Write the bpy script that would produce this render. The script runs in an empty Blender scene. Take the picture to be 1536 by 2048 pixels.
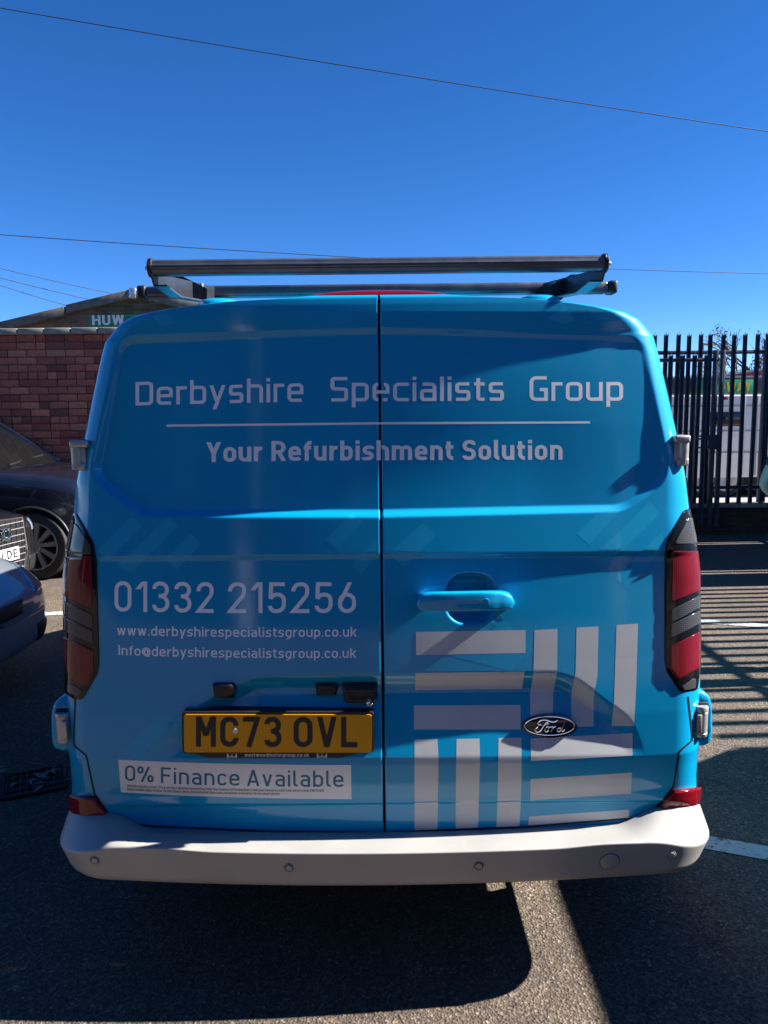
import bpy, bmesh, math, random
import numpy as np
from mathutils import Vector, Matrix
rnd = random.Random(7)
rad = math.radians
scene = bpy.context.scene
COL = scene.collection

# ------------------------------------------------------------------ camera
CAM = np.array([0.0, 0.0, 1.62]); PITCH = rad(7.0); ROLL = 0.0105; FOC = 1530.0
fw = np.array([0, math.cos(PITCH), -math.sin(PITCH)])
up0 = np.array([0, math.sin(PITCH), math.cos(PITCH)]); rt0 = np.array([1.0, 0, 0])
UPV = up0*math.cos(ROLL) + rt0*math.sin(ROLL)
RTV = rt0*math.cos(ROLL) - up0*math.sin(ROLL)
cd = bpy.data.cameras.new('camera'); cam = bpy.data.objects.new('camera', cd); COL.objects.link(cam)
cd.sensor_fit = 'VERTICAL'; cd.sensor_height = 36.0; cd.lens = 36.0*FOC/2048.0
cd.clip_start = 0.05; cd.clip_end = 3000
M = Matrix(((RTV[0], UPV[0], -fw[0], CAM[0]), (RTV[1], UPV[1], -fw[1], CAM[1]), (RTV[2], UPV[2], -fw[2], CAM[2]), (0, 0, 0, 1)))
cam.matrix_world = M
scene.camera = cam
scene.render.resolution_x = 768; scene.render.resolution_y = 1024

# ------------------------------------------------------------------ light
SUN = Vector((0.809, 0.035, 0.588)).normalized()
world = bpy.data.worlds.new('World'); scene.world = world; world.use_nodes = True
wn = world.node_tree.nodes; wl = world.node_tree.links
bg = wn['Background']; sky = wn.new('ShaderNodeTexSky'); sky.sky_type = 'NISHITA'; sky.sun_disc = False
sky.sun_elevation = math.asin(SUN.z); sky.sun_rotation = math.atan2(SUN.x, SUN.y)
sky.air_density = 0.5; sky.dust_density = 0.0; sky.ozone_density = 4.0; sky.altitude = 0
hs = wn.new('ShaderNodeHueSaturation'); hs.inputs['Saturation'].default_value = 1.24; hs.inputs['Hue'].default_value = 0.506
wl.new(sky.outputs[0], hs.inputs['Color']); wl.new(hs.outputs[0], bg.inputs[0]); bg.inputs[1].default_value = 0.062
sd = bpy.data.lights.new('sun', 'SUN'); sd.energy = 5.0; sd.angle = rad(0.53); sd.color = (1.0, 0.955, 0.88)
so = bpy.data.objects.new('sun', sd); COL.objects.link(so); so.location = (8, 0, 9)
so.rotation_euler = SUN.to_track_quat('Z', 'Y').to_euler()
vs = scene.view_settings; vs.view_transform = 'Standard'; vs.look = 'None'; vs.exposure = 1.86; vs.gamma = 1.0
scene.cycles.max_bounces = 8

# ------------------------------------------------------------------ helpers
def proj(P):
    d = np.asarray(P, float) - CAM
    z = d @ fw
    return 768 + FOC*(d @ RTV)/z, 1024 - FOC*(d @ UPV)/z
def at(px, py, Y):
    d = fw*FOC + RTV*(px-768) + UPV*(1024-py)
    return CAM + d*(Y/d[1])
def ground(px, py, z=0.0):
    d = fw*FOC + RTV*(px-768) + UPV*(1024-py)
    return CAM + d*((z-CAM[2])/d[2])

def tag(o, label=None, cat=None, group=None, kind=None):
    if label: o['label'] = label
    if cat: o['category'] = cat
    if group: o['group'] = group
    if kind: o['kind'] = kind
    return o
def empty(name, loc=(0, 0, 0), rz=0, label=None, cat=None, group=None):
    o = bpy.data.objects.new(name, None); COL.objects.link(o)
    o.location = loc; o.rotation_euler = (0, 0, rz); o.empty_display_size = 0.1
    return tag(o, label, cat, group)
def link(name, me, mat=None, parent=None, smooth=True):
    o = bpy.data.objects.new(name, me); COL.objects.link(o)
    if mat is not None:
        for m in (mat if isinstance(mat, (list, tuple)) else [mat]): me.materials.append(m)
    if smooth and len(me.polygons):
        me.polygons.foreach_set('use_smooth', np.ones(len(me.polygons), bool))
    if parent is not None: o.parent = parent
    return o
def mesh(name, v, f, mat=None, parent=None, smooth=True):
    me = bpy.data.meshes.new(name)
    me.from_pydata([tuple(map(float, p)) for p in v], [], [tuple(int(i) for i in q) for q in f])
    me.update()
    return link(name, me, mat, parent, smooth)
def flatsm(o, ang=35):
    """smooth shading with sharp edges above an angle"""
    o.data.set_sharp_from_angle(angle=rad(ang))
    return o
def frombm(name, bm, mat=None, parent=None, smooth=True, recalc=True):
    if recalc: bmesh.ops.recalc_face_normals(bm, faces=bm.faces[:])
    me = bpy.data.meshes.new(name); bm.to_mesh(me); bm.free()
    o = link(name, me, mat, parent, smooth)
    if smooth: flatsm(o)
    return o
def bm_box(bm, c, s, bev=0.0, seg=2, rot=None):
    r = bmesh.ops.create_cube(bm, size=1.0)
    m = Matrix.Translation(Vector(c)) @ (rot.to_4x4() if rot is not None else Matrix.Identity(4)) @ Matrix.Diagonal((s[0], s[1], s[2], 1))
    bmesh.ops.transform(bm, matrix=m, verts=r['verts'])
    if bev > 0:
        es = list({e for v in r['verts'] for e in v.link_edges})
        bmesh.ops.bevel(bm, geom=es, offset=bev, segments=seg, affect='EDGES', profile=0.5)
def box(name, c, s, mat, parent=None, bev=0.0, seg=2, rot=None):
    bm = bmesh.new(); bm_box(bm, c, s, bev, seg, rot)
    return frombm(name, bm, mat, parent)
def bm_tube(bm, pts, r, n=10, caps=True):
    pts = [Vector(p) for p in pts]; rings = []
    N = len(pts); prev = None
    for i, p in enumerate(pts):
        t = (pts[min(i+1, N-1)] - pts[max(i-1, 0)]).normalized()
        if prev is None:
            a = Vector((0, 0, 1)) if abs(t.z) < 0.9 else Vector((1, 0, 0))
            u = t.cross(a).normalized()
        else:
            u = (prev - t*prev.dot(t)).normalized()
        prev = u; w = t.cross(u)
        rr = r[i] if isinstance(r, (list, tuple)) else r
        rings.append([bm.verts.new(p + (u*math.cos(2*math.pi*k/n) + w*math.sin(2*math.pi*k/n))*rr) for k in range(n)])
    for a, b in zip(rings, rings[1:]):
        for k in range(n): bm.faces.new((a[k], a[(k+1) % n], b[(k+1) % n], b[k]))
    if caps:
        bm.faces.new(rings[0][::-1]); bm.faces.new(rings[-1])
def tube(name, pts, r, mat, parent=None, n=10):
    bm = bmesh.new(); bm_tube(bm, pts, r, n); return frombm(name, bm, mat, parent)
def bm_lathe(bm, prof, M4, n=32):
    """prof: list of (radius, height); axis local Z"""
    rings = []
    for (r, h) in prof:
        if r < 1e-6: rings.append([bm.verts.new(M4 @ Vector((0, 0, h)))])
        else: rings.append([bm.verts.new(M4 @ Vector((r*math.cos(2*math.pi*k/n), r*math.sin(2*math.pi*k/n), h))) for k in range(n)])
    for a, b in zip(rings, rings[1:]):
        for k in range(n):
            k2 = (k+1) % n
            if len(a) == 1 and len(b) == 1: continue
            if len(a) == 1: bm.faces.new((a[0], b[k], b[k2]))
            elif len(b) == 1: bm.faces.new((a[k], b[0], a[k2]))
            else: bm.faces.new((a[k], b[k], b[k2], a[k2]))
def lathe(name, prof, M4, mat, parent=None, n=32):
    bm = bmesh.new(); bm_lathe(bm, prof, M4, n); return frombm(name, bm, mat, parent)
def frame(o, zdir, up=(0, 0, 1)):
    z = Vector(zdir).normalized(); x = Vector(up).cross(z).normalized(); y = z.cross(x)
    return Matrix(((x.x, y.x, z.x, o[0]), (x.y, y.y, z.y, o[1]), (x.z, y.z, z.z, o[2]), (0, 0, 0, 1)))
def bm_prism(bm, poly, M4, h0, h1):
    a = [bm.verts.new(M4 @ Vector((p[0], p[1], h0))) for p in poly]
    b = [bm.verts.new(M4 @ Vector((p[0], p[1], h1))) for p in poly]
    n = len(poly)
    bm.faces.new(a[::-1]); bm.faces.new(b)
    for k in range(n): bm.faces.new((a[k], a[(k+1) % n], b[(k+1) % n], b[k]))
def prism(name, poly, M4, h0, h1, mat, parent=None, bev=0.0):
    bm = bmesh.new(); bm_prism(bm, poly, M4, h0, h1)
    if bev > 0:
        bmesh.ops.recalc_face_normals(bm, faces=bm.faces[:])
        bmesh.ops.bevel(bm, geom=bm.edges[:], offset=bev, segments=2, affect='EDGES', profile=0.5)
    return frombm(name, bm, mat, parent)
def copy_tree(o, parent=None):
    c = o.copy(); COL.objects.link(c); c.parent = parent
    for ch in list(o.children): copy_tree(ch, c)
    return c
def fillet(pts, closed=False, seg=7):
    """pts: (x, y, r): polyline with rounded corners"""
    P = [np.array(p[:2], float) for p in pts]; R = [p[2] if len(p) > 2 else 0 for p in pts]
    n = len(P); out = []
    for i in range(n):
        if (not closed and i in (0, n-1)) or R[i] <= 0: out.append(P[i]); continue
        a, b, c = P[i-1], P[i], P[(i+1) % n]
        la, lc = np.linalg.norm(a-b), np.linalg.norm(c-b)
        ua, uc = (a-b)/la, (c-b)/lc
        ang = math.acos(max(-1, min(1, float(ua @ uc))))
        if ang > math.pi-0.02: out.append(b); continue
        fa = 0.5 if (closed or i-1 > 0) and R[i-1] > 0 else 0.98
        fc = 0.5 if (closed or i+1 < n-1) and R[(i+1) % n] > 0 else 0.98
        t = min(R[i]/math.tan(ang/2), la*fa, lc*fc); r = t*math.tan(ang/2)
        p0, p1 = b+ua*t, b+uc*t
        bis = (ua+uc)/np.linalg.norm(ua+uc); cen = b + bis*(r/math.sin(ang/2))
        a0 = math.atan2(*(p0-cen)[::-1]); a1 = math.atan2(*(p1-cen)[::-1]); da = (a1-a0+math.pi) % (2*math.pi)-math.pi
        for k in range(seg+1): out.append(cen + r*np.array([math.cos(a0+da*k/seg), math.sin(a0+da*k/seg)]))
    res = [out[0]]
    for p in out[1:]:
        if np.linalg.norm(p-res[-1]) > 1e-5: res.append(p)
    return res

# ------------------------------------------------------------------ materials
def pm(name, base, rough=0.5, metal=0.0, coat=0.0, spec=0.5, emis=None, trans=0.0, ior=1.45, coat_rough=0.03):
    m = bpy.data.materials.new(name); m.use_nodes = True
    b = m.node_tree.nodes['Principled BSDF']
    b.inputs['Base Color'].default_value = (*base, 1); b.inputs['Roughness'].default_value = rough
    b.inputs['Metallic'].default_value = metal; b.inputs['Coat Weight'].default_value = coat
    b.inputs['Coat Roughness'].default_value = coat_rough
    b.inputs['Specular IOR Level'].default_value = spec; b.inputs['IOR'].default_value = ior
    b.inputs['Transmission Weight'].default_value = trans
    return m
def nd(m, t, **kw):
    n = m.node_tree.nodes.new(t)
    for k, v in kw.items(): setattr(n, k, v)
    return n
def lk(m, a, b): m.node_tree.links.new(a, b)
def coords(m, kind='Object', scale=(1, 1, 1)):
    tc = nd(m, 'ShaderNodeTexCoord'); mp = nd(m, 'ShaderNodeMapping'); mp.inputs['Scale'].default_value = scale
    lk(m, tc.outputs[kind], mp.inputs[0]); return mp.outputs[0]
def noise(m, vec, scale, detail=4, rough=0.55):
    n = nd(m, 'ShaderNodeTexNoise'); n.inputs['Scale'].default_value = scale; n.inputs['Detail'].default_value = detail
    n.inputs['Roughness'].default_value = rough; lk(m, vec, n.inputs['Vector']); return n.outputs[0]
def ramp(m, fac, stops):
    r = nd(m, 'ShaderNodeValToRGB'); e = r.color_ramp.elements
    while len(e) < len(stops): e.new(0.5)
    for q, (p, c) in zip(e, stops): q.position = p; q.color = (*c, 1) if len(c) == 3 else c
    lk(m, fac, r.inputs[0]); return r.outputs[0]
def mixc(m, fac, a, b, mode='MIX'):
    x = nd(m, 'ShaderNodeMix', data_type='RGBA', blend_type=mode)
    for i, v in ((0, fac), (6, a), (7, b)):
        if isinstance(v, (int, float)): x.inputs[i].default_value = v
        elif isinstance(v, tuple): x.inputs[i].default_value = (*v, 1)
        else: lk(m, v, x.inputs[i])
    return x.outputs[2]
def bsdf(m): return m.node_tree.nodes['Principled BSDF']
def bump(m, h, strength, dist=0.01, target='Normal'):
    b = nd(m, 'ShaderNodeBump'); b.inputs['Strength'].default_value = strength; b.inputs['Distance'].default_value = dist
    lk(m, h, b.inputs['Height']); lk(m, b.outputs[0], bsdf(m).inputs[target])
def vary(m, base, amt=0.15, scale=6.0, rough=None, rvar=0.12, bmp=0.0, bscale=60, bdist=0.002, detail=5):
    """mottle of a base colour and roughness, optional bump"""
    v = coords(m); n = noise(m, v, scale, detail)
    lo = tuple(max(0, c*(1-amt)) for c in base); hi = tuple(min(1, c*(1+amt)) for c in base)
    lk(m, ramp(m, n, [(0.3, lo), (0.7, hi)]), bsdf(m).inputs['Base Color'])
    if rough is not None:
        n2 = noise(m, v, scale*3.1, 3)
        mr = nd(m, 'ShaderNodeMapRange'); mr.inputs[3].default_value = max(0, rough-rvar); mr.inputs[4].default_value = min(1, rough+rvar)
        lk(m, n2, mr.inputs[0]); lk(m, mr.outputs[0], bsdf(m).inputs['Roughness'])
    if bmp > 0: bump(m, noise(m, v, bscale, 4), bmp, bdist)
    return m

PAINTC = (0.0, 0.27, 0.52)
m_paint = pm('van_blue_paint', PAINTC, 0.45, 0.0, 0.85, spec=0.15, coat_rough=0.03)
def paint_nodes(m, base):
    v = coords(m); n = noise(m, v, 2.3, 4)
    lk(m, ramp(m, n, [(0.3, tuple(c*0.94 for c in base)), (0.7, tuple(min(1, c*1.05) for c in base))]), bsdf(m).inputs['Base Color'])
    mr = nd(m, 'ShaderNodeMapRange'); mr.inputs[3].default_value = 0.01; mr.inputs[4].default_value = 0.05
    lk(m, noise(m, v, 9, 5), mr.inputs[0]); lk(m, mr.outputs[0], bsdf(m).inputs['Coat Roughness'])
    b = nd(m, 'ShaderNodeBump'); b.inputs['Strength'].default_value = 0.10; b.inputs['Distance'].default_value = 0.001
    lk(m, noise(m, v, 200, 2), b.inputs['Height']); lk(m, b.outputs[0], bsdf(m).inputs['Coat Normal'])
paint_nodes(m_paint, PAINTC)
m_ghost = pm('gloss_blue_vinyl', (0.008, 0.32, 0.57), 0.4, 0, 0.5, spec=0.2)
m_vinyl = vary(pm('white_vinyl', (0.50, 0.51, 0.53), 0.45, 0, 0.12), (0.50, 0.51, 0.53), 0.04, 8, 0.45, 0.06, 0.12, 260, 0.0006)
m_letter = pm('silver_white_lettering', (0.84, 0.84, 0.86), 0.4, 0, 0.15)
m_sticker = vary(pm('white_sticker', (0.66, 0.66, 0.70), 0.4, 0, 0.2), (0.66, 0.66, 0.70), 0.03, 5)
m_stickerblue = pm('sticker_blue_ink', (0.0, 0.12, 0.24), 0.45)
m_ink = pm('black_ink', (0.012, 0.012, 0.015), 0.5)
m_black = vary(pm('black_plastic', (0.012, 0.013, 0.016), 0.45), (0.012, 0.013, 0.016), 0.25, 20, 0.45)
m_gap_rubber = pm('black_rubber_and_gap_shade', (0.006, 0.007, 0.009), 0.6)  # rubber parts, and dark strips standing in for shaded gaps
m_lampglass = pm('smoked_lamp_housing', (0.006, 0.007, 0.009), 0.08, 0, 0.35, spec=0.3)
m_under = pm('underbody_dark', (0.01, 0.01, 0.012), 0.8)
def lens_mat(name, c, rough=0.1, stripes=True):
    m = pm(name, c, rough, 0, 0.4, spec=0.3)
    v = coords(m); w = nd(m, 'ShaderNodeTexWave'); w.inputs['Scale'].default_value = 55; w.bands_direction = 'X'; lk(m, v, w.inputs[0])
    w2 = nd(m, 'ShaderNodeTexWave'); w2.inputs['Scale'].default_value = 55; w2.bands_direction = 'Z'; lk(m, v, w2.inputs[0])
    a = nd(m, 'ShaderNodeMath', operation='MULTIPLY'); lk(m, w.outputs[1], a.inputs[0]); lk(m, w2.outputs[1], a.inputs[1])
    lk(m, mixc(m, a.outputs[0], tuple(x*0.6 for x in c), tuple(min(1, x*1.5) for x in c)), bsdf(m).inputs['Base Color'])
    return m
m_red = lens_mat('red_lamp_lens', (0.17, 0.009, 0.018))
m_redlow = lens_mat('red_reflector_lens', (0.17, 0.004, 0.008))
m_clear = lens_mat('smoky_clear_lens', (0.06, 0.062, 0.066), 0.12)
m_amber = lens_mat('amber_lens', (0.16, 0.075, 0.045), 0.12)
m_chrome = pm('bright_chrome', (0.75, 0.75, 0.76), 0.12, 1.0)
m_hinge = vary(pm('hinge_cast_metal', (0.42, 0.40, 0.385), 0.4, 0.5), (0.42, 0.40, 0.385), 0.12, 30, 0.4, 0.1)
m_alu = vary(pm('rack_aluminium', (0.15, 0.155, 0.18), 0.4, 0.8), (0.15, 0.155, 0.18), 0.2, 14, 0.4, 0.12)
m_rackdark = vary(pm('rack_dark_steel', (0.045, 0.05, 0.06), 0.4, 0.6), (0.045, 0.05, 0.06), 0.2, 20, 0.4)
m_bumper = pm('bumper_silver_plastic', (0.36, 0.35, 0.34), 0.42, 0.15, 0.15)
def bumper_nodes(m):
    v = coords(m); n = noise(m, v, 5, 6)
    c = ramp(m, n, [(0.3, (0.325, 0.315, 0.30)), (0.7, (0.38, 0.37, 0.355))])
    v2 = coords(m, 'Object', (30, 4, 30)); sc = noise(m, v2, 3, 6, 0.7)
    lk(m, mixc(m, ramp(m, sc, [(0.66, (0, 0, 0)), (0.72, (1, 1, 1))]), c, (0.46, 0.46, 0.46)), bsdf(m).inputs['Base Color'])
    mr = nd(m, 'ShaderNodeMapRange'); mr.inputs[3].default_value = 0.34; mr.inputs[4].default_value = 0.55
    lk(m, noise(m, v, 22, 4), mr.inputs[0]); lk(m, mr.outputs[0], bsdf(m).inputs['Roughness'])
    bump(m, noise(m, v, 700, 2), 0.08, 0.0008)
bumper_nodes(m_bumper)
m_plate = pm('yellow_plate', (0.72, 0.30, 0.002), 0.3, 0, 0.25, spec=0.2)
m_platewhite = pm('white_plate', (0.72, 0.73, 0.72), 0.25, 0, 0.5)
m_whiteprint = pm('white_print', (0.66, 0.66, 0.68), 0.5)
m_redprint = pm('red_print', (0.35, 0.02, 0.03), 0.5)
m_badge = pm('badge_dark_blue', (0.003, 0.006, 0.02), 0.12, 0, 0.8)
m_tyre = vary(pm('tyre_rubber', (0.018, 0.018, 0.019), 0.75), (0.018, 0.018, 0.019), 0.3, 15, 0.75)
m_alloy = vary(pm('wheel_alloy', (0.34, 0.34, 0.35), 0.3, 0.8), (0.34, 0.34, 0.35), 0.1, 12, 0.3)
# ================================================================== ground and setting
def asphalt():
    m = pm('worn_asphalt', (0.09, 0.085, 0.08), 0.9)
    v = coords(m)
    big = noise(m, v, 0.55, 5); mid = noise(m, v, 7, 5)
    vo = nd(m, 'ShaderNodeTexVoronoi'); vo.inputs['Scale'].default_value = 135; lk(m, v, vo.inputs['Vector'])
    st = ramp(m, vo.outputs['Color'], [(0.0, (0.024, 0.019, 0.0155)), (0.5, (0.070, 0.055, 0.044)), (0.84, (0.128, 0.101, 0.079)), (1.0, (0.27, 0.225, 0.18))])
    c = mixc(m, ramp(m, big, [(0.32, (0, 0, 0)), (0.68, (1, 1, 1))]), (0.66, 0.66, 0.69), (1.32, 1.26, 1.18))
    c2 = mixc(m, 1.0, st, c, 'MULTIPLY')
    c3 = mixc(m, ramp(m, mid, [(0.35, (0, 0, 0)), (0.75, (1, 1, 1))]), c2, mixc(m, 1.0, c2, (1.25, 1.22, 1.18), 'MULTIPLY'))
    fl = nd(m, 'ShaderNodeTexVoronoi'); fl.inputs['Scale'].default_value = 16; lk(m, v, fl.inputs['Vector'])
    chip = ramp(m, fl.outputs['Distance'], [(0.035, (1, 1, 1)), (0.055, (0, 0, 0))])
    lk(m, mixc(m, chip, c3, (0.20, 0.185, 0.165)), bsdf(m).inputs['Base Color'])
    b = nd(m, 'ShaderNodeBump'); b.inputs['Strength'].default_value = 0.75; b.inputs['Distance'].default_value = 0.005
    lk(m, vo.outputs['Distance'], b.inputs['Height'])
    b2 = nd(m, 'ShaderNodeBump'); b2.inputs['Strength'].default_value = 0.35; b2.inputs['Distance'].default_value = 0.012
    lk(m, noise(m, v, 38, 6, 0.7), b2.inputs['Height']); lk(m, b.outputs[0], b2.inputs['Normal'])
    lk(m, b2.outputs[0], bsdf(m).inputs['Normal'])
    return m
m_asphalt = asphalt()
def sheet(name, poly, z, mat, label=None, parent=None):
    return mesh(name, [(x, y, z) for x, y in poly], [tuple(range(len(poly)))], mat, parent)
g = sheet('yard_ground', [(-400, -120), (400, -120), (400, 900), (-400, 900)], 0.0, m_asphalt); tag(g, kind='structure')
def paintline_mat():
    m = pm('worn_white_line', (0.5, 0.5, 0.48), 0.8)
    v = coords(m); n = noise(m, v, 45, 6, 0.7); n2 = noise(m, v, 4, 4)
    a = nd(m, 'ShaderNodeMath', operation='ADD'); lk(m, n, a.inputs[0]); lk(m, n2, a.inputs[1])
    lk(m, ramp(m, a.outputs[0], [(0.86, (0.06, 0.055, 0.05)), (0.98, (0.24, 0.235, 0.225)), (1.25, (0.36, 0.35, 0.34))]), bsdf(m).inputs['Base Color'])
    bump(m, n, 0.4, 0.004); return m
m_line = paintline_mat()
def bay_line(p0, p1, ext0, ext1, w):
    a, b = ground(*p0)[:2], ground(*p1)[:2]; d = (b-a)/np.linalg.norm(b-a); n = np.array([-d[1], d[0]])*w/2
    a = a-d*ext0; b = b+d*ext1
    o = sheet('bay_line', [a-n, b-n, b+n, a+n], 0.004, m_line); tag(o, kind='structure'); return o
bay_line((1390, 1682), (1536, 1708), 0.25, 2.4, 0.10)
bay_line((1400, 1243), (1536, 1253), 0.35, 2.2, 0.12)
bay_line((50, 1231), (120, 1227), 2.2, 0.45, 0.12)

# ================================================================== the van: rear surface
VX = -0.0080
silL = [(0.0, 0)]  # filled below
SIL = [  # (left px, right px, py) silhouette of the bodyshell
 (135, 1404, 1590), (132, 1406, 1520), (125, 1409, 1440), (122, 1410, 1350), (121, 1410, 1250), (122, 1409, 1150), (131, 1402, 1085),
 (142, 1387, 1020), (151, 1376, 960), (166, 1361, 890), (187, 1338, 790), (204, 1319, 715), (213, 1309, 680)]
YC = [(0.40, 2.050), (0.56, 2.034), (0.672, 2.006), (0.80, 2.010), (0.95, 2.020), (1.25, 2.034), (1.37, 2.046), (1.60, 2.066), (1.80, 2.086),
      (1.846, 2.090), (1.872, 2.086), (1.898, 2.084), (1.922, 2.086), (1.941, 2.089), (1.9485, 2.099), (1.952, 2.13), (1.954, 2.20)]
_z = np.linspace(0.40, 1.954, 1600)
_y = np.interp(_z, [a for a, b in YC], [b for a, b in YC])
_k = np.hanning(17); _k /= _k.sum()
_y = np.convolve(np.pad(_y, 8, mode='edge'), _k, mode='valid')
def yc(z): return np.interp(z, _z, _y)
_wz, _ww = [], []
for l, r, py in SIL:
    Y = 2.15
    for _ in range(4):
        a, b = at(l, py, Y), at(r, py, Y); Y = float(yc((a[2]+b[2])/2)) + 0.105
    _wz.append((a[2]+b[2])/2); _ww.append((b[0]-a[0])/2)
# roof corner and roof line
for l, r, py, off in ((221, 1300, 659, .075), (234, 1288, 643, .07), (252, 1268, 630, .06), (278, 1240, 621, .05), (320, 1196, 613, .04), (400, 1112, 603.5, .04), (520, 995, 599, .04)):
    Y = 2.15
    for _ in range(4):
        a, b = at(l, py, Y), at(r, py, Y); Y = float(yc((a[2]+b[2])/2)) + off
    _wz.append((a[2]+b[2])/2); _ww.append((b[0]-a[0])/2)
_o = np.argsort(_wz); _wz = np.array(_wz)[_o]; _ww = np.array(_ww)[_o]
ZTOP = 1.9535
_wz = np.append(_wz, 1.960); _ww = np.append(_ww, 0.10)
def Wd(z): return np.interp(z, _wz, _ww)
RC = 0.105; UF = 0.8
def base_pts(s, z):
    s = np.asarray(s, float); z = np.asarray(z, float)
    W = Wd(z); rc = np.minimum(RC-0.025*sst(z, 1.3, 1.5), W*0.6); u = np.abs(s); th = np.clip((u-UF)/(1-UF), 0, 1)*math.pi/2
    x = np.where(u <= UF, u/UF*(W-rc), W-rc+rc*np.sin(th))
    y = yc(z) + 0.052*(x/0.9)**2 + np.where(u > UF, rc*(1-np.cos(th)), 0)
    return np.stack([VX+np.sign(s)*x, y, z+0*s], -1)
def poly_sdf(px, py, poly):
    """signed distance, negative inside"""
    d = np.full(px.shape, 1e9); ins = np.zeros(px.shape, bool); n = len(poly)
    for i in range(n):
        ax, ay = poly[i]; bx, by = poly[(i+1) % n]
        ex, ey = bx-ax, by-ay; wx, wy = px-ax, py-ay
        t = np.clip((wx*ex+wy*ey)/(ex*ex+ey*ey+1e-12), 0, 1)
        d = np.minimum(d, (wx-ex*t)**2+(wy-ey*t)**2)
        c = ((ay <= py) & (by > py)) | ((by <= py) & (ay > py))
        with np.errstate(divide='ignore', invalid='ignore'):
            xi = ax + (py-ay)/(by-ay+1e-12)*ex
        ins ^= c & (px < xi)
    d = np.sqrt(d); return np.where(ins, -d, d)
def lin(x, a, b):
    t = np.clip((x-a)/(b-a), 0, 1); return 0.65*t+0.35*t*t*(3-2*t)
def sst(x, a, b):
    t = np.clip((x-a)/(b-a), 0, 1); return t*t*(3-2*t)
PANEL = fillet([(247, 686, 26), (757, 669, 2000), (1279, 684, 34), (1331, 955, 60), (1243, 1011, 70), (757, 1022, 2000), (284, 1022, 62), (192, 952, 46)], True, 8)
RECESS = fillet([(286, 1530, 60), (412, 1402, 90), (500, 1352, 90), (757, 1347, 900), (1135, 1346, 120), (1262, 1440, 90), (1300, 1530, 30), (1300, 1640, 5), (286, 1640, 5)], True, 8)
def disp_exact(px, py):
    d = np.zeros(px.shape)
    sd = poly_sdf(px, py, PANEL)
    d += (0.0050+0.0120*sst(py, 700, 990)*(1-0.5*sst(px, 1050, 1290))+0.009*(1-sst(px, 250, 560)))*(1-lin(sd, -1, 13))                                    # pressed upper panel
    pyr = py + 0.0098*(px-768)                                         # undo the roll of the picture
    fx = sst(px, 190, 250)*(1-sst(px, 1350, 1420))
    d += 0.0065*lin(pyr, 1108, 1117)*(1-lin(pyr, 1130, 1330))*fx       # waist crease
    sr = poly_sdf(px, py, RECESS)
    d += 0.030*(1-lin(sr, -34, 2))*(1-np.clip((pyr-1395)/120, 0, 1))        # number plate recess
    d += 0.006*lin(pyr, 1605, 1611)*(1-sst(pyr, 1625, 1680))*fx           # lower crease
    e = (np.abs((px-943)/52)**2.6+np.abs((py-1198)/52)**2.6)**(1/2.6)
    d += 0.048*(1-lin(e, 0.80, 1.0))                                   # hand cup behind the handle
    return d
_gx = np.arange(80, 1456, 1.5); _gy = np.arange(560, 1740, 1.5)
_DI = disp_exact(*np.meshgrid(_gx, _gy))
def disp(px, py):
    u = np.clip((px-80)/1.5, 0, len(_gx)-1.001); v = np.clip((py-560)/1.5, 0, len(_gy)-1.001)
    i = u.astype(int); j = v.astype(int); a = u-i; b = v-j
    return (_DI[j, i]*(1-a)+_DI[j, i+1]*a)*(1-b)+(_DI[j+1, i]*(1-a)+_DI[j+1, i+1]*a)*b
def surf(s, z):
    P = base_pts(s, z); px, py = proj(P); P = P.copy(); P[..., 1] += disp(px, py); return P
def surf_n(s, z):
    e = 2e-3; s2 = np.where(np.asarray(s)+e > 1, np.asarray(s)-e, np.asarray(s)+e); sg = np.where(np.asarray(s)+e > 1, -1.0, 1.0)
    a = surf(s, z); b = surf(s2, z)-a; c = surf(s, np.asarray(z)+0.002)-a
    n = np.cross(b*sg[..., None], c); n /= np.linalg.norm(n, axis=-1, keepdims=True)+1e-12; return n
def inv(px, py, f=surf):
    """picture point -> (s, z) on the van's rear surface"""
    px = np.asarray(px, float); py = np.asarray(py, float)
    z = np.clip(1.62-(py-836)/1530*2.1, 0.42, 1.945)
    s = np.zeros(px.shape)
    for it in range(7):
        sgn = np.where(px > proj(f(np.zeros_like(z)+1e-6, z))[0], 1.0, -1.0)
        lo = np.zeros_like(z); hi = np.full_like(z, 0.945)
        for _ in range(17):
            mid = (lo+hi)/2; q, _p = proj(f(sgn*mid, z)); far = (q-px)*sgn > 0
            hi = np.where(far, mid, hi); lo = np.where(far, lo, mid)
        s = sgn*(lo+hi)/2
        q, p = proj(f(s, z)); q2, p2 = proj(f(s, z+0.01))
        z = np.clip(z + np.clip((py-p)/((p2-p)/0.01), -0.08, 0.08), 0.41, 1.9535)
    return s, z
def onvan(px, py, off=0.001):
    s, z = inv(px, py); P = surf(s, z); return P + surf_n(s, z)*np.asarray(off, float).reshape(-1, 1)

van = empty('panel_van', (VX, 2.05, 0), label='bright blue panel van with white lettering and silver rear bumper', cat='van')
van.location = (0, 0, 0)
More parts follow.
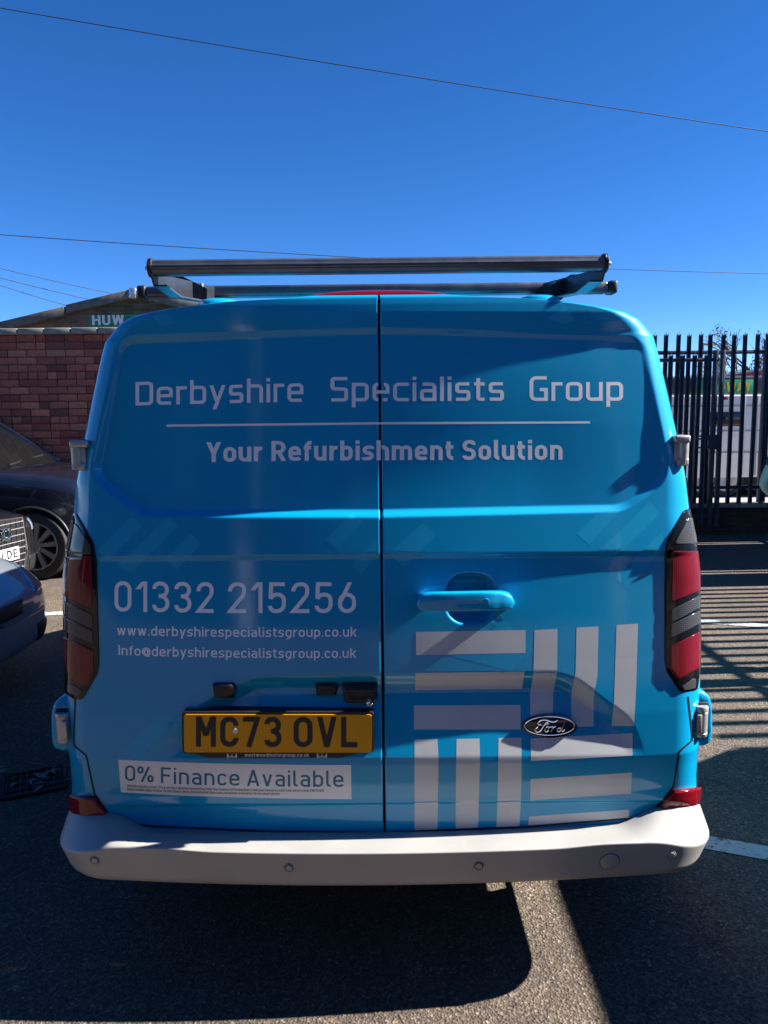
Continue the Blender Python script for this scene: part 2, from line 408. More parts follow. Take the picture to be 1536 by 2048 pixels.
# grid of the rear skin
zs = np.concatenate([np.linspace(0.425, 1.895, 500), np.linspace(1.895, 1.9535, 52)[1:]])
us = np.concatenate([np.linspace(0, UF, 262), np.linspace(UF, 1.0, 26)[1:]])
doorL = fillet([(151, 1395), (147, 1490, 8), (173, 1511, 10), (189, 1588, 20), (217, 1627, 14), (240, 1643, 20), (299, 1652, 200), (536, 1662.5, 900), (764, 1665)])
doorR = fillet([(1376, 1393), (1385, 1480, 6), (1358, 1503, 10), (1346, 1576, 20), (1314, 1612, 20), (1282, 1635, 20), (1040, 1654, 900), (770, 1664.5)])
door_poly = [tuple(p) for p in doorL] + [tuple(p) for p in doorR[::-1]] + [(1425, 1390), (1425, 560), (90, 560), (90, 1395)]
GAP = 0.0032
def fastmesh(name, V, F, mats, parent):
    me = bpy.data.meshes.new(name)
    me.vertices.add(len(V)); me.vertices.foreach_set('co', V.astype(np.float32).ravel())
    me.loops.add(F.size); me.loops.foreach_set('vertex_index', F.astype(np.int32).ravel())
    me.polygons.add(len(F)); me.polygons.foreach_set('loop_start', np.arange(0, F.size, F.shape[1], dtype=np.int32))
    me.update(calc_edges=True); me.validate()
    return link(name, me, mats, parent, True)
quarter = []
doors = {}
for sgn in (-1, 1):
    S, Z = np.meshgrid(np.maximum(us, 1e-6)*sgn, zs)
    P = surf(S, Z)
    # the meeting edge of the door: rolled-over flange
    P[:, :, 0] += sgn*GAP*np.clip(1-np.abs(S)/0.02, 0, 1)
    fl = P[:, 0].copy(); fl[:, 1] += 0.035
    rr = P[:, 0].copy(); rr[:, 1] += 0.0025; P[:, 0] = rr
    P = np.concatenate([fl[:, None], P], 1)
    nr, nc = P.shape[:2]; idx = np.arange(nr*nc).reshape(nr, nc)
    F = np.stack([idx[:-1, :-1], idx[:-1, 1:], idx[1:, 1:], idx[1:, :-1]], -1).reshape(-1, 4)
    if sgn < 0: F = F[:, ::-1]
    cx, cy = proj(P.reshape(-1, 3)); fx = cx[F].mean(1); fy = cy[F].mean(1)
    ins = poly_sdf(fx, fy, door_poly) < 0
    V = P.reshape(-1, 3)
    def sub(Fs):
        u, iv = np.unique(Fs, return_inverse=True); return V[u], iv.reshape(Fs.shape)
    doors[sgn] = fastmesh('rear_door', *sub(F[ins]), m_paint, van)
    quarter.append(sub(F[~ins]))
doors[-1]['label'] = 'left rear door with phone number and number plate'
doors[1]['label'] = 'right rear door with handle and white stripes'
# the bodyshell: quarter panels, sides, roof, nose
zb = np.concatenate([np.linspace(0.425, 1.86, 30), np.linspace(1.88, 1.9535, 14)])
def side_ring(z):
    W = float(Wd(z)); c = base_pts(np.array([1.0]), np.array([z]))[0]; x0 = c[0]-VX
    nose = 7.05 - max(0, z-1.0)*0.35 if z < 1.12 else 6.3-(z-1.12)*1.35
    ys = [c[1], 2.5, 4.0, 5.2, nose-0.45, nose-0.2, nose-0.06, nose]
    ws = [x0, W, W, W*0.995, W*0.95, W*0.88, W*0.74, W*0.45]
    return [(VX+w, y, z) for w, y in zip(ws, ys)] + [(VX-w, y, z) for w, y in zip(ws[::-1], ys[::-1])]
V = []; F = []
for z in zb: V += side_ring(z)
n = 16
for i in range(len(zb)-1):
    for k in range(n-1): F.append((i*n+k, (i+1)*n+k, (i+1)*n+k+1, i*n+k+1))
F.append(tuple(range((len(zb)-1)*n, len(zb)*n))); F.append(tuple(range(0, n))[::-1])
for qv, qf in quarter:
    o0 = len(V); V += [tuple(p) for p in qv]; F += [tuple(q+o0) for q in qf]
# roof cap behind the rear edge
ring = [tuple(p) for p in surf(np.concatenate([-us[::-1], us[1:]]), np.full(len(us)*2-1, ZTOP))]
o0 = len(V); V += ring; F.append(tuple(range(o0, o0+len(ring))))
body = mesh('body', V, F, m_paint, van); flatsm(body, 50)
box('floor_pan', (VX, 4.5, 0.40), (1.7, 4.7, 0.05), m_under, van)
box('door_gap_backing', (VX, 2.115, 1.18), (0.05, 0.004, 1.45), m_gap_rubber, van)

# strips laid on the rear surface (seals, stripes, rules)
def strip_px(name, L, R, mat, parent, off=0.0012, n=14, m=4, skipgap=False, thick=0.0):
    """band between two picture polylines, wrapped on the van surface"""
    def res(P, k):
        P = np.array(P, float); d = np.r_[0, np.cumsum(np.linalg.norm(np.diff(P, axis=0), axis=1))]
        t = np.linspace(0, d[-1], k); return np.stack([np.interp(t, d, P[:, 0]), np.interp(t, d, P[:, 1])], -1)
    A, B = res(L, n), res(R, n)
    t = np.linspace(0, 1, m)[None, :, None]
    G = A[:, None]*(1-t)+B[:, None]*t
    P = onvan(G[..., 0].ravel(), G[..., 1].ravel(), off)
    idx = np.arange(n*m).reshape(n, m)
    F = np.stack([idx[:-1, :-1], idx[:-1, 1:], idx[1:, 1:], idx[1:, :-1]], -1).reshape(-1, 4)
    if skipgap:
        cxm = P[F][:, :, 0].mean(1); F = F[np.abs(cxm-VX) > GAP]
    return mesh(name, P, F, mat, parent)
def offset_line(pts, w):
    P = np.array([p[:2] for p in pts], float); T = np.gradient(P, axis=0); T /= np.linalg.norm(T, axis=1, keepdims=True)+1e-9
    N = np.stack([-T[:, 1], T[:, 0]], -1); return P-N*w/2, P+N*w/2
for sgn, ln in ((-1, doorL), (1, doorR)):
    a, b = offset_line(ln, 3.6)
    strip_px('shut_line_shade', a, b, m_gap_rubber, doors[sgn], 0.0008, 90, 2)  # dark strip laid on the skin for the shade in the door gap

# decorated parts on the surface
def pad(name, poly, mat, parent, h=0.006, bev=4.0, off=0.0, rings=5, rounded=True, base=-0.006):
    """raised pad whose outline is given in picture points, standing on the van surface"""
    Q0 = np.array([p[:2] for p in poly], float); dn = []
    for i in range(len(Q0)):
        a_, b_ = Q0[i], Q0[(i+1) % len(Q0)]; kk = max(1, int(np.linalg.norm(b_-a_)/7))
        dn += [a_+(b_-a_)*j/kk for j in range(kk)]
    P = np.array(dn); c = (P.min(0)+P.max(0))/2; n = len(P)
    rad_ = np.linalg.norm(P-c, axis=1).mean()
    k1 = 1-bev*0.35/rad_; k2 = 1-bev/rad_
    lay = [(1.0, base), (1.0, h*0.55), (k1, h*0.88), (k2, h)] + [(k2*(1-(i+1)/rings), h) for i in range(rings-1)]
    V = []
    for k, hh in lay:
        Q = c+(P-c)*k; V.append(onvan(Q[:, 0], Q[:, 1], off+hh))
    cc = onvan(np.array([c[0]]), np.array([c[1]]), off+h)
    VV = np.concatenate(V+[cc]); F = []
    for i in range(len(lay)-1):
        for k in range(n): F.append((i*n+k, i*n+(k+1) % n, (i+1)*n+(k+1) % n, (i+1)*n+k))
    e = (len(lay)-1)*n
    for k in range(n): F.append((e+k, e+(k+1) % n, len(VV)-1))
    o = mesh(name, VV, F, mat, parent)
    bm = bmesh.new(); bm.from_mesh(o.data); bmesh.ops.recalc_face_normals(bm, faces=bm.faces[:]); bm.to_mesh(o.data); bm.free()
    return flatsm(o, 50)
# ---- tail lamps
def lamp(out, parts, sgn):
    hous = pad('tail_lamp', fillet(out, True, 5), m_lampglass, van, 0.0035, 5, rings=12)
    for nm, mat, poly, hh in parts:
        pad(nm, fillet(poly, True, 4), mat, hous, 0.0022, 1.4, 0.0034, 10, base=-0.003)
    return hous
lampL = lamp([(141, 1025, 4), (154, 1027, 6), (188, 1086, 20), (194, 1122, 30), (199, 1326, 40), (196, 1347, 12), (166, 1399, 10), (150, 1398, 6), (132, 1388, 10), (119, 1326, 30), (118, 1118, 30), (121, 1096, 20)], [
  ('indicator_lens', m_amber, [(141, 1040, 3), (150, 1042, 3), (139, 1102, 3), (126, 1103, 3)], 0),
  ('reversing_lens', m_clear, [(152, 1042, 3), (182, 1090, 6), (184, 1108, 3), (141, 1107, 3)], 0),
  ('brake_lens', m_red, [(129, 1114, 5), (184, 1112, 5), (187, 1217, 5), (125, 1189, 4)], 0),
  ('clear_lens', m_clear, [(126, 1200, 3), (186.5, 1228, 3), (186.5, 1257, 3), (126, 1227, 3)], 0),
  ('clear_lens', m_clear, [(126, 1231, 3), (187, 1261, 3), (187, 1287, 3), (126, 1259, 3)], 0),
  ('tail_lens', m_red, [(128, 1272, 3), (188, 1299, 4), (188.5, 1338, 8), (174, 1371, 5), (145, 1358, 8), (127, 1317, 8)], 0),
  ('smoked_lens', m_clear, [(138, 1363, 2), (167, 1380, 4), (158, 1392, 4), (141, 1387, 3)], 0)], -1)
lampL['label'] = 'tall smoked left tail lamp'
lampR = lamp([(1382, 1015, 4), (1366, 1021, 6), (1333, 1083, 20), (1329, 1104, 30), (1329, 1322, 40), (1333, 1343, 12), (1360, 1384, 8), (1394, 1380, 8), (1402, 1323, 30), (1403, 1094, 30), (1399, 1075, 20)], [
  ('reversing_lens', m_clear, [(1375, 1035, 4), (1346, 1088, 4), (1393, 1088, 3), (1384, 1036, 3)], 0),
  ('brake_lens', m_red, [(1342, 1102, 5), (1396, 1102, 5), (1398, 1180, 4), (1340, 1205, 4)], 0),
  ('clear_lens', m_clear, [(1340, 1220, 3), (1398, 1190, 3), (1398, 1214, 3), (1340, 1246, 3)], 0),
  ('clear_lens', m_clear, [(1339, 1250, 3), (1398, 1220, 3), (1398, 1246, 3), (1339, 1277, 3)], 0),
  ('tail_lens', m_red, [(1339, 1293, 3), (1398, 1262, 3), (1397, 1334, 6), (1354, 1359, 5), (1339, 1338, 8)], 0),
  ('smoked_lens', m_clear, [(1362, 1372, 3), (1390, 1352, 4), (1388, 1376, 4), (1366, 1380, 3)], 0)], 1)
lampR['label'] = 'tall smoked right tail lamp'

# ---- white stripe graphic
stripes = [([(832, 1264), (1051, 1260)], [(832, 1310), (1051, 1306)]), ([(831, 1346), (1049, 1343)], [(830, 1380), (1044, 1378)]),
 ([(828, 1411), (1041, 1410)], [(828, 1459), (1041, 1459)]),
 ([(1069, 1260), (1067, 1345), (1060, 1388), (1061, 1446)], [(1115, 1258), (1114, 1345), (1106, 1388), (1106, 1446)]),
 ([(1153, 1255), (1151, 1345), (1142, 1392), (1143, 1453)], [(1197, 1253), (1195, 1350), (1187, 1396), (1187, 1453)]),
 ([(1233, 1250), (1228, 1400), (1223, 1452)], [(1276, 1247), (1272, 1380), (1268, 1452)]),
 ([(829, 1479), (829, 1662)], [(875, 1478), (877, 1520), (875, 1661)]), ([(913, 1478), (911, 1660)], [(959, 1477), (960, 1520), (956, 1659)]),
 ([(997, 1476), (996, 1560), (993, 1657)], [(1043, 1475), (1043, 1560), (1039, 1655)]),
 ([(1061, 1477), (1265, 1466)], [(1062, 1522), (1265, 1511)]), ([(1061, 1558), (1264, 1545)], [(1060, 1601), (1262, 1587)]),
 ([(1058, 1633), (1258, 1619)], [(1056, 1654), (1257, 1637)])]
for L, R in stripes:
    strip_px('white_stripe', L, R, m_vinyl, doors[1], 0.00025, 50, 16)
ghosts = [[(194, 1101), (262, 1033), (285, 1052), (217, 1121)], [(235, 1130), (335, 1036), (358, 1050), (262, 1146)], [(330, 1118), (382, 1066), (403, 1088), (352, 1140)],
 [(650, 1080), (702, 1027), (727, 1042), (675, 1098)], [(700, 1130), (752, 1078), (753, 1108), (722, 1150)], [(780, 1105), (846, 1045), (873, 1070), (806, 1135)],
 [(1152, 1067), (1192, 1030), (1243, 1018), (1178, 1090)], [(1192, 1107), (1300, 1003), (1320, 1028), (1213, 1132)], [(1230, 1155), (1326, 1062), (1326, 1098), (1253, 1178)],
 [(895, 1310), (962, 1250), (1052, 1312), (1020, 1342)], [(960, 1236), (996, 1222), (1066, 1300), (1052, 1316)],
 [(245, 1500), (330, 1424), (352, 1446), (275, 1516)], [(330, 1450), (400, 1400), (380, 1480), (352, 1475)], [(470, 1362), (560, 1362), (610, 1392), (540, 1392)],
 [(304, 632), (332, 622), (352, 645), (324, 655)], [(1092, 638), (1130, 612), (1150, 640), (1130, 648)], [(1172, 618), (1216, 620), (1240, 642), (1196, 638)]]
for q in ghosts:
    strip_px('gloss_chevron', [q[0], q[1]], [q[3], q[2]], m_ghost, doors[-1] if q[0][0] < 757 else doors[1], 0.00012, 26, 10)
# ================================================================== stroke lettering
def glyph(ch, w, X, sq):
    """(advance width, strokes); cap height 1. strokes: ('p', pts, closed) | ('d', a, b) straight with level ends | ('b', x0, y0, x1, y1)"""
    h = w/2; A = 1.0; D = -0.24; R = 0.13 if sq else 0.5; r = R
    n_ = 0.60 if sq else 0.53; c_ = 0.66 if sq else 0.60
    def arch(x0, x1, top, y0=0): return ('p', [(x0, top-h*3.2 if not sq else top-h, 0), (x0, top-h, r), (x1, top-h, r), (x1, y0, 0)] if not sq else [(x0, top-h, 0), (x1, top-h, r), (x1, y0, 0)], False)
    W = n_
    def bowl(Wd_): return ('p', [(h, h, r), (Wd_-h, h, r), (Wd_-h, X-h, r), (h, X-h, r)], True)
    def stem(x, y0, y1): return ('p', [(x, y0, 0), (x, (y0+y1)/2, 0), (x, y1, 0)], False)
    if ch == ' ': return 0.30, []
    if ch == 'o': return W, [bowl(W)]
    if ch == 'e': return W, [('p', [(h, X*.5, 0), (W-h, X*.5, 0), (W-h, X-h, r), (h, X-h, r), (h, h, r), (W-h*(1 if sq else 1.2), h, 0 if sq else r)] + ([] if sq else [(W-h*.6, X*.2, 0)]), False)]
    if ch == 'c': return W*.92, [('p', ([] if sq else [(W*.92-h, X*.74, 0)]) + [(W*.92-(0 if sq else h), X-h, 0 if sq else r), (h, X-h, r), (h, h, r), (W*.92-(0 if sq else h), h, 0 if sq else r)] + ([] if sq else [(W*.92-h, X*.26, 0)]), False)]
    if ch == 'a': return W*.96, [('p', [(W*.96-h, 0, 0), (W*.96-h, X-h, r), (h*1.4, X-h, 0 if sq else r*.4)] + ([] if sq else [(h*.9, X*.82, 0)]), False), ('p', [(W*.96-h, X*.56, 0), (h, X*.56, r*.6), (h, h, r*.6), (W*.96-h, h, 0)], False)]
    if ch == 'b': return W, [stem(h, 0, A), bowl(W)]
    if ch == 'd': return W, [stem(W-h, 0, A), bowl(W)]
    if ch == 'p': return W, [stem(h, D, X), bowl(W)]
    if ch == 'q': return W, [stem(W-h, D, X), bowl(W)]
    if ch == 'g': return W, [bowl(W), ('p', [(W-h, X, 0), (W-h, D+h, r), (h*1.2, D+h, 0)], False)]
    if ch == 'h': return W, [stem(h, 0, A), arch(h, W-h, X)]
    if ch == 'n': return W, [stem(h, 0, X), arch(h, W-h, X)]
    if ch == 'm': return W*1.62, [stem(h, 0, X), arch(h, W*.81, X), arch(W*.81, W*1.62-h, X)]
    if ch == 'u': return W, [stem(W-h, 0, X), ('p', [(h, X, 0), (h, h, r), (W-h, h, r), (W-h, X*.45, 0)], False)]
    if ch == 'r': return W*.64, [stem(h, 0, X), ('p', [(h, X*.55, 0), (h, X-h, r*.8), (W*.66, X-h*1.05, 0)], False)]
    if ch == 's': return W*.9, [('p', ([] if sq else [(W*.9-h*.8, X*.78, 0)])+[(W*.9-h*.6, X-h, 0 if sq else r), (h, X-h, r*.55), (h, X*.5, r*.55), (W*.9-h, X*.5, r*.55), (W*.9-h, h, r*.55), (h*.5, h, 0 if sq else r)]+([] if sq else [(h*.5, X*.2, 0)]), False)]
    if ch == 't': return W*.64, [('p', [(W*.24, .93, 0), (W*.24, h, r*.5), (W*.62, h, 0)], False), ('p', [(0, X-h, 0), (W*.3, X-h, 0), (W*.62, X-h, 0)], False)]
    if ch == 'f': return W*.60, [('p', [(W*.24, 0, 0), (W*.24, A-h, r*.5), (W*.62, A-h, 0)], False), ('p', [(0, X-h, 0), (W*.3, X-h, 0), (W*.6, X-h, 0)], False)]
    if ch == 'i': return w, [stem(h, 0, X), ('b', 0, A-w*1.0, w, A)]
    if ch == 'j': return w, [('p', [(h, X, 0), (h, D+h, r*.3), (-h, D+h, 0)], False), ('b', 0, A-w, w, A)]
    if ch == 'l': return (w if sq else W*.42), ([stem(h, 0, A)] if sq else [('p', [(h, A, 0), (h, h, r*.4), (W*.44, h, 0)], False)])
    if ch == 'k': return W*.95, [stem(h, 0, A), ('d', (W*.82, X), (w*1.1, X*.40)), ('d', (w*1.9, X*.52), (W*.86, 0))]
    if ch == 'v': return W*.98, [('d', (h, X), (W*.49, 0)), ('d', (W*.98-h, X), (W*.49, 0))]
    if ch == 'w': return W*1.42, [('d', (h, X), (W*.40, 0)), ('d', (W*.71, X), (W*.40, 0)), ('d', (W*.71, X), (W*1.02, 0)), ('d', (W*1.42-h, X), (W*1.02, 0))]
    if ch == 'x': return W*.95, [('d', (h, X), (W*.95-h, 0)), ('d', (W*.95-h, X), (h, 0))]
    if ch == 'y': return W*.98, [('d', (h, X), (W*.49, 0)), ('d', (W*.98-h, X), (W*.30, D))]
    if ch == 'z': return W*.9, [('p', [(0, X-h, 0), (W*.8, X-h, 0), (h, h, 0), (W*.9, h, 0)], False)]
    if ch == '.': return w, [('b', 0, 0, w, w)]
    if ch == ',': return w, [('b', 0, -w*.9, w, w)]
    if ch == '(': return .22, [('p', [(.22, A, 0), (h, A*.8, .3), (h, 0, .3), (.22, -.2, 0)], False)]
    if ch == ')': return .22, [('p', [(0, A, 0), (.22-h, A*.8, .3), (.22-h, 0, .3), (0, -.2, 0)], False)]
    if ch == '/': return .34, [('d', (h, -.05), (.34-h, A))]
    if ch == '@':
        W2 = W*1.35
        return W2, [('p', [(W2*.92, D*.1+h*0, 0), (h, h*.2, r), (h, X+.06, r), (W2-h, X+.06, r), (W2-h, X*.16, r*.2), (W2*.7, X*.16, 0)], False), ('p', [(W2*.3, X*.2, r), (W2*.68, X*.2, r), (W2*.68, X*.84, r), (W2*.3, X*.84, r)], True)]
    C = c_
    if ch == 'D': return C, [('p', [(h, h, 0), (C-h, h, r), (C-h, A-h, r), (h, A-h, 0)], True)]
    if ch == 'S': return C*.94, [('p', ([] if sq else [(C*.94-h, A*.76, 0)])+[(C*.94-h*(.4 if sq else 1), A-h, 0 if sq else r), (h, A-h, r*.6), (h, A*.52, r*.6), (C*.94-h, A*.50, r*.6), (C*.94-h, h, r*.6), (h*(.4 if sq else 1), h, 0 if sq else r)]+([] if sq else [(h*.9, A*.22, 0)]), False)]
    if ch == 'G': return C, [('p', [(C-h*.6, A-h, 0), (h, A-h, r*(1.3 if sq else 1)), (h, h, r*(1.3 if sq else 1)), (C-h, h, 0), (C-h, A*.46, 0), (C*.56, A*.46, 0)], False)]
    if ch == 'Y': return C, [('d', (h, A), (C/2, A*.40)), ('d', (C-h, A), (C/2, A*.40)), stem(C/2, 0, A*.46)]
    if ch == 'R': return C, [stem(h, 0, A), ('p', [(h, A-h, 0), (C-h, A-h, r*.6), (C-h, A*.44, r*.6), (h, A*.44, 0)], False), ('d', (C*.52, A*.44), (C-h*.9, 0))]
    if ch == 'F': return C*.88, [stem(h, 0, A), ('p', [(0, A-h, 0), (C*.4, A-h, 0), (C*.88, A-h, 0)], False), ('p', [(h, A*.5, 0), (C*.4, A*.5, 0), (C*.78, A*.5, 0)], False)]
    if ch == 'E': return C*.88, [stem(h, 0, A)] + [('p', [(0, y, 0), (C*.4, y, 0), (C*.88, y, 0)], False) for y in (h, A*.5, A-h)]
    if ch == 'A': return C*1.08, [('d', (h, 0), (C*.54, A)), ('d', (C*1.08-h, 0), (C*.54, A)), ('p', [(C*.26, A*.27, 0), (C*.5, A*.27, 0), (C*.82, A*.27, 0)], False)]
    if ch == 'I': return w, [stem(h, 0, A)]
    if ch == 'H': return C*1.05, [stem(h, 0, A), stem(C*1.05-h, 0, A), ('p', [(h, A*.52, 0), (C*.5, A*.52, 0), (C*1.05-h, A*.52, 0)], False)]
    if ch == 'U': return C*1.03, [('p', [(h, A, 0), (h, h, .5), (C*1.03-h, h, .5), (C*1.03-h, A, 0)], False)]
    if ch == 'N': return C*1.05, [stem(h, 0, A), stem(C*1.05-h, 0, A), ('d', (h*1.3, A), (C*1.05-h*1.3, 0))]
    if ch == 'W': return C*1.5, [('d', (h, A), (C*.40, 0)), ('d', (C*.75, A), (C*.40, 0)), ('d', (C*.75, A), (C*1.10, 0)), ('d', (C*1.5-h, A), (C*1.10, 0))]
    if ch == 'M': return C*1.08, [stem(h, 0, A), stem(C*1.08-h, 0, A), ('d', (h*1.15, A), (C*.54, A*.36)), ('d', (C*1.08-h*1.15, A), (C*.54, A*.36))]
    if ch == 'V': return C*1.02, [('d', (h, A), (C*.51, 0)), ('d', (C*1.02-h, A), (C*.51, 0))]
    if ch == 'L': return C*.86, [('p', [(h, A, 0), (h, h, 0), (C*.86, h, 0)], False)]
    if ch == 'C': return C, [('p', [(C-h, A*.70, 0), (C-h, A-h, r*.45), (h, A-h, r*.45), (h, h, r*.45), (C-h, h, r*.45), (C-h, A*.30, 0)], False)]
    if ch == 'O': return C, [('p', [(h, h, r*.45), (C-h, h, r*.45), (C-h, A-h, r*.45), (h, A-h, r*.45)], True)]
    if ch == 'T': return C*.95, [stem(C*.475, 0, A), ('p', [(0, A-h, 0), (C*.5, A-h, 0), (C*.95, A-h, 0)], False)]
    if ch == 'P': return C*.95, [stem(h, 0, A), ('p', [(h, A-h, 0), (C*.95-h, A-h, r*.6), (C*.95-h, A*.44, r*.6), (h, A*.44, 0)], False)]
    if ch == 'B': return C, [stem(h, 0, A), ('p', [(h, A-h, 0), (C*.92-h, A-h, r*.5), (C*.92-h, A*.52, r*.5), (h, A*.52, 0)], False), ('p', [(h, A*.52, 0), (C-h, A*.52, r*.5), (C-h, h, r*.5), (h, h, 0)], False)]
    g = 0.56
    if ch == '0': return g, [('p', [(h, h, .5), (g-h, h, .5), (g-h, A-h, .5), (h, A-h, .5)], True)]
    if ch == '1': return g*.62, [stem(g*.62-h, 0, A), ('d', (g*.62-w*.8, A-h*.1), (h*.6, A*.74))]
    if ch == '2': return g, [('p', [(h, A*.70, 0), (h, A-h, .5), (g-h, A-h, .5), (g-h, A*.60, .3), (h*1.1, h, 0), (g, h, 0)], False)]
    if ch == '3': return g, [('p', [(h, A*.76, 0), (h, A-h, .5), (g-h*1.2, A-h, .5), (g-h*1.2, A*.53, .5), (g*.38, A*.53, 0)], False), ('p', [(g*.38, A*.53, 0), (g-h, A*.53, .5), (g-h, h, .5), (h, h, .5), (h, A*.24, 0)], False)]
    if ch == '4': return g, [('d', (g*.62, A), (h, A*.26)), ('p', [(h*.4, A*.24, 0), (g*.5, A*.24, 0), (g, A*.24, 0)], False), stem(g*.74, 0, A*.5)]
    if ch == '5': return g, [('p', [(g*.94, A-h, 0), (h*1.6, A-h, 0), (h*1.3, A*.46, 0)], False), ('p', [(h*1.3, A*.46, 0), (h*2.2, A*.60, .3), (g-h, A*.60, .5), (g-h, h, .5), (h, h, .5), (h, A*.24, 0)], False)]
    if ch == '6': return g, [('p', [(h, h, .5), (g-h, h, .5), (g-h, A*.60, .5), (h, A*.60, .5)], True), ('d', (h*1.15, A*.36), (g*.66, A))]
    if ch == '7': return g, [('p', [(0, A-h, 0), (g-h*1.1, A-h, 0), (g*.34, 0, 0)], False)]
    if ch == '9': return g, [('p', [(h, A*.40, .5), (g-h, A*.40, .5), (g-h, A-h, .5), (h, A-h, .5)], True), ('p', [(g-h, A*.6, 0), (g-h, h, .5), (h, h, .4), (h, A*.22, 0)], False)]
    if ch == '%':
        def sm(cx, cy): return ('p', [(cx-.11, cy-.17, .5), (cx+.11, cy-.17, .5), (cx+.11, cy+.17, .5), (cx-.11, cy+.17, .5)], True)
        return .86, [sm(.16, .76), sm(.70, .24), ('d', (.24, 0), (.62, A))]
    return 0.4, [('b', 0.05, 0, 0.3, 0.7)]
def stroke_mesh(pts, closed, w, V, F, lift, L, maxseg=0.16):
    P = [np.array(p, float) for p in pts]
    Q = []; N = len(P); rng_ = range(N if closed else N-1)
    for i in rng_:
        a, b = P[i], P[(i+1) % N]; k = max(1, int(np.linalg.norm(b-a)/maxseg))
        for j in range(k): Q.append(a+(b-a)*j/k)
    if not closed: Q.append(P[-1])
    n = len(Q); o = len(V)
    for i in range(n):
        a = Q[i-1] if (i > 0 or closed) else None; c = Q[(i+1) % n] if (i < n-1 or closed) else None
        t1 = (Q[i]-a)/(np.linalg.norm(Q[i]-a)+1e-9) if a is not None else None
        t2 = (c-Q[i])/(np.linalg.norm(c-Q[i])+1e-9) if c is not None else None
        if t1 is None: t1 = t2
        if t2 is None: t2 = t1
        n1 = np.array([-t1[1], t1[0]]); n2 = np.array([-t2[1], t2[0]]); m = n1+n2; m /= np.linalg.norm(m)+1e-9
        k = w/2/max(0.35, float(m @ n1))
        V.append(Q[i]+m*k); V.append(Q[i]-m*k); L += [lift, lift]
    for i in range(n if closed else n-1):
        j = (i+1) % n; F.append((o+2*i, o+2*i+1, o+2*j+1, o+2*j))
def text2d(txt, w=0.14, X=0.74, sq=False, track=0.13, lifts=True):
    V = []; F = []; L = []; x = 0.0
    for ch in txt:
        adv, st = glyph(ch, w, X, sq)
        for si, s in enumerate(st):
            lift = si if lifts else 0; k = len(V)
            if s[0] == 'p': stroke_mesh(fillet(s[1], s[2], 6), s[2], w, V, F, lift, L)
            elif s[0] == 'd':
                a, b = np.array(s[1], float), np.array(s[2], float); d = b-a
                dx = w/2/max(0.3, abs(d[1])/np.linalg.norm(d)); m = 5
                for i in range(m):
                    q = a+d*i/(m-1); V.append(q+[dx, 0]); V.append(q-[dx, 0]); L += [lift]*2
                for i in range(m-1): F.append((k+2*i, k+2*i+1, k+2*i+3, k+2*i+2))
            else:
                V += [np.array([s[1], s[2]]), np.array([s[3], s[2]]), np.array([s[3], s[4]]), np.array([s[1], s[4]])]; L += [lift]*4; F.append((k, k+1, k+2, k+3))
            for i in range(k, len(V)): V[i] = V[i]+[x, 0]
        x += adv + (track if ch != ' ' else 0.0)
    return np.array(V), F, np.array(L, float), x-track
def lettering(name, txt, base, cap, mat, parent, w=0.14, X=0.74, sq=False, track=0.13, off=0.00013, f=None, up=None):
    """base: baseline picture points left (mid) right; cap: cap height in picture points; placed on the van surface"""
    V, F, L, wd = text2d(txt, w, X, sq, track)
    B = np.array(base, float); t = V[:, 0]/wd
    if len(B) == 2: bx = B[0, 0]+(B[1, 0]-B[0, 0])*t; by = B[0, 1]+(B[1, 1]-B[0, 1])*t
    else:
        bx = B[0, 0]+(B[2, 0]-B[0, 0])*t
        tm = (B[1, 0]-B[0, 0])/(B[2, 0]-B[0, 0]); lin = B[0, 1]+(B[2, 1]-B[0, 1])*t
        bow = (B[1, 1]-(B[0, 1]+(B[2, 1]-B[0, 1])*tm))/(tm*(1-tm)); by = lin+bow*t*(1-t)
    capv = cap if np.isscalar(cap) else cap[0]+(cap[1]-cap[0])*t
    P = (f or onvan)(bx, by-V[:, 1]*capv, off+L*0.00003)
    Fk = [q for q in F if abs(np.mean([P[i][0] for i in q])-VX) > GAP+0.0005]
    used = sorted({i for q in Fk for i in q}); mp = {i: k for k, i in enumerate(used)}
    o = mesh(name, P[used], [tuple(mp[i] for i in q) for q in Fk], mat, parent, smooth=False)
    return o
DL, DR = doors[-1], doors[1]
lettering('lettering', 'Derbyshire', [(271, 811), (430, 807), (607, 803.5)], (47, 49), m_letter, DL, .135, .76, True, .13)
lettering('lettering', 'Specialists', [(661, 803), (1008, 801.5)], 49, m_letter, DR, .135, .76, True, .13)
lettering('lettering', 'Group', [(1059, 802), (1246, 801.5)], 49.5, m_letter, DR, .135, .76, True, .13)
strip_px('lettering_rule', [(333, 849), (757, 844.3), (1180, 842.6)], [(333, 853.5), (757, 848.8), (1180, 847)], m_letter, DL, 0.00015, 120, 2, skipgap=True)
lettering('lettering', 'Your', [(413, 924.5), (524, 922.5)], 40, m_letter, DL, .175, .74, False, .10)
lettering('lettering', 'Refurbishment', [(543, 922), (757, 920.5), (907, 920)], 40, m_letter, DR, .175, .74, False, .12)
lettering('lettering', 'Solution', [(925, 920), (1125, 919.5)], 40, m_letter, DR, .175, .74, False, .12)
lettering('lettering', '01332', [(229, 1223), (427, 1226)], (61, 61.5), m_letter, DL, .125, .74, False, .17)
lettering('lettering', '215256', [(456, 1226), (712, 1226)], 61.5, m_letter, DL, .125, .74, False, .17)
lettering('lettering', 'www.derbyshirespecialistsgroup.co.uk', [(234, 1270), (470, 1273.8), (713, 1273)], 19.5, m_letter, DL, .135, .74, False, .13)
lettering('lettering', 'Info@derbyshirespecialistsgroup.co.uk', [(237, 1310), (470, 1315.5), (712, 1315.5)], 19.5, m_letter, DL, .135, .74, False, .13)
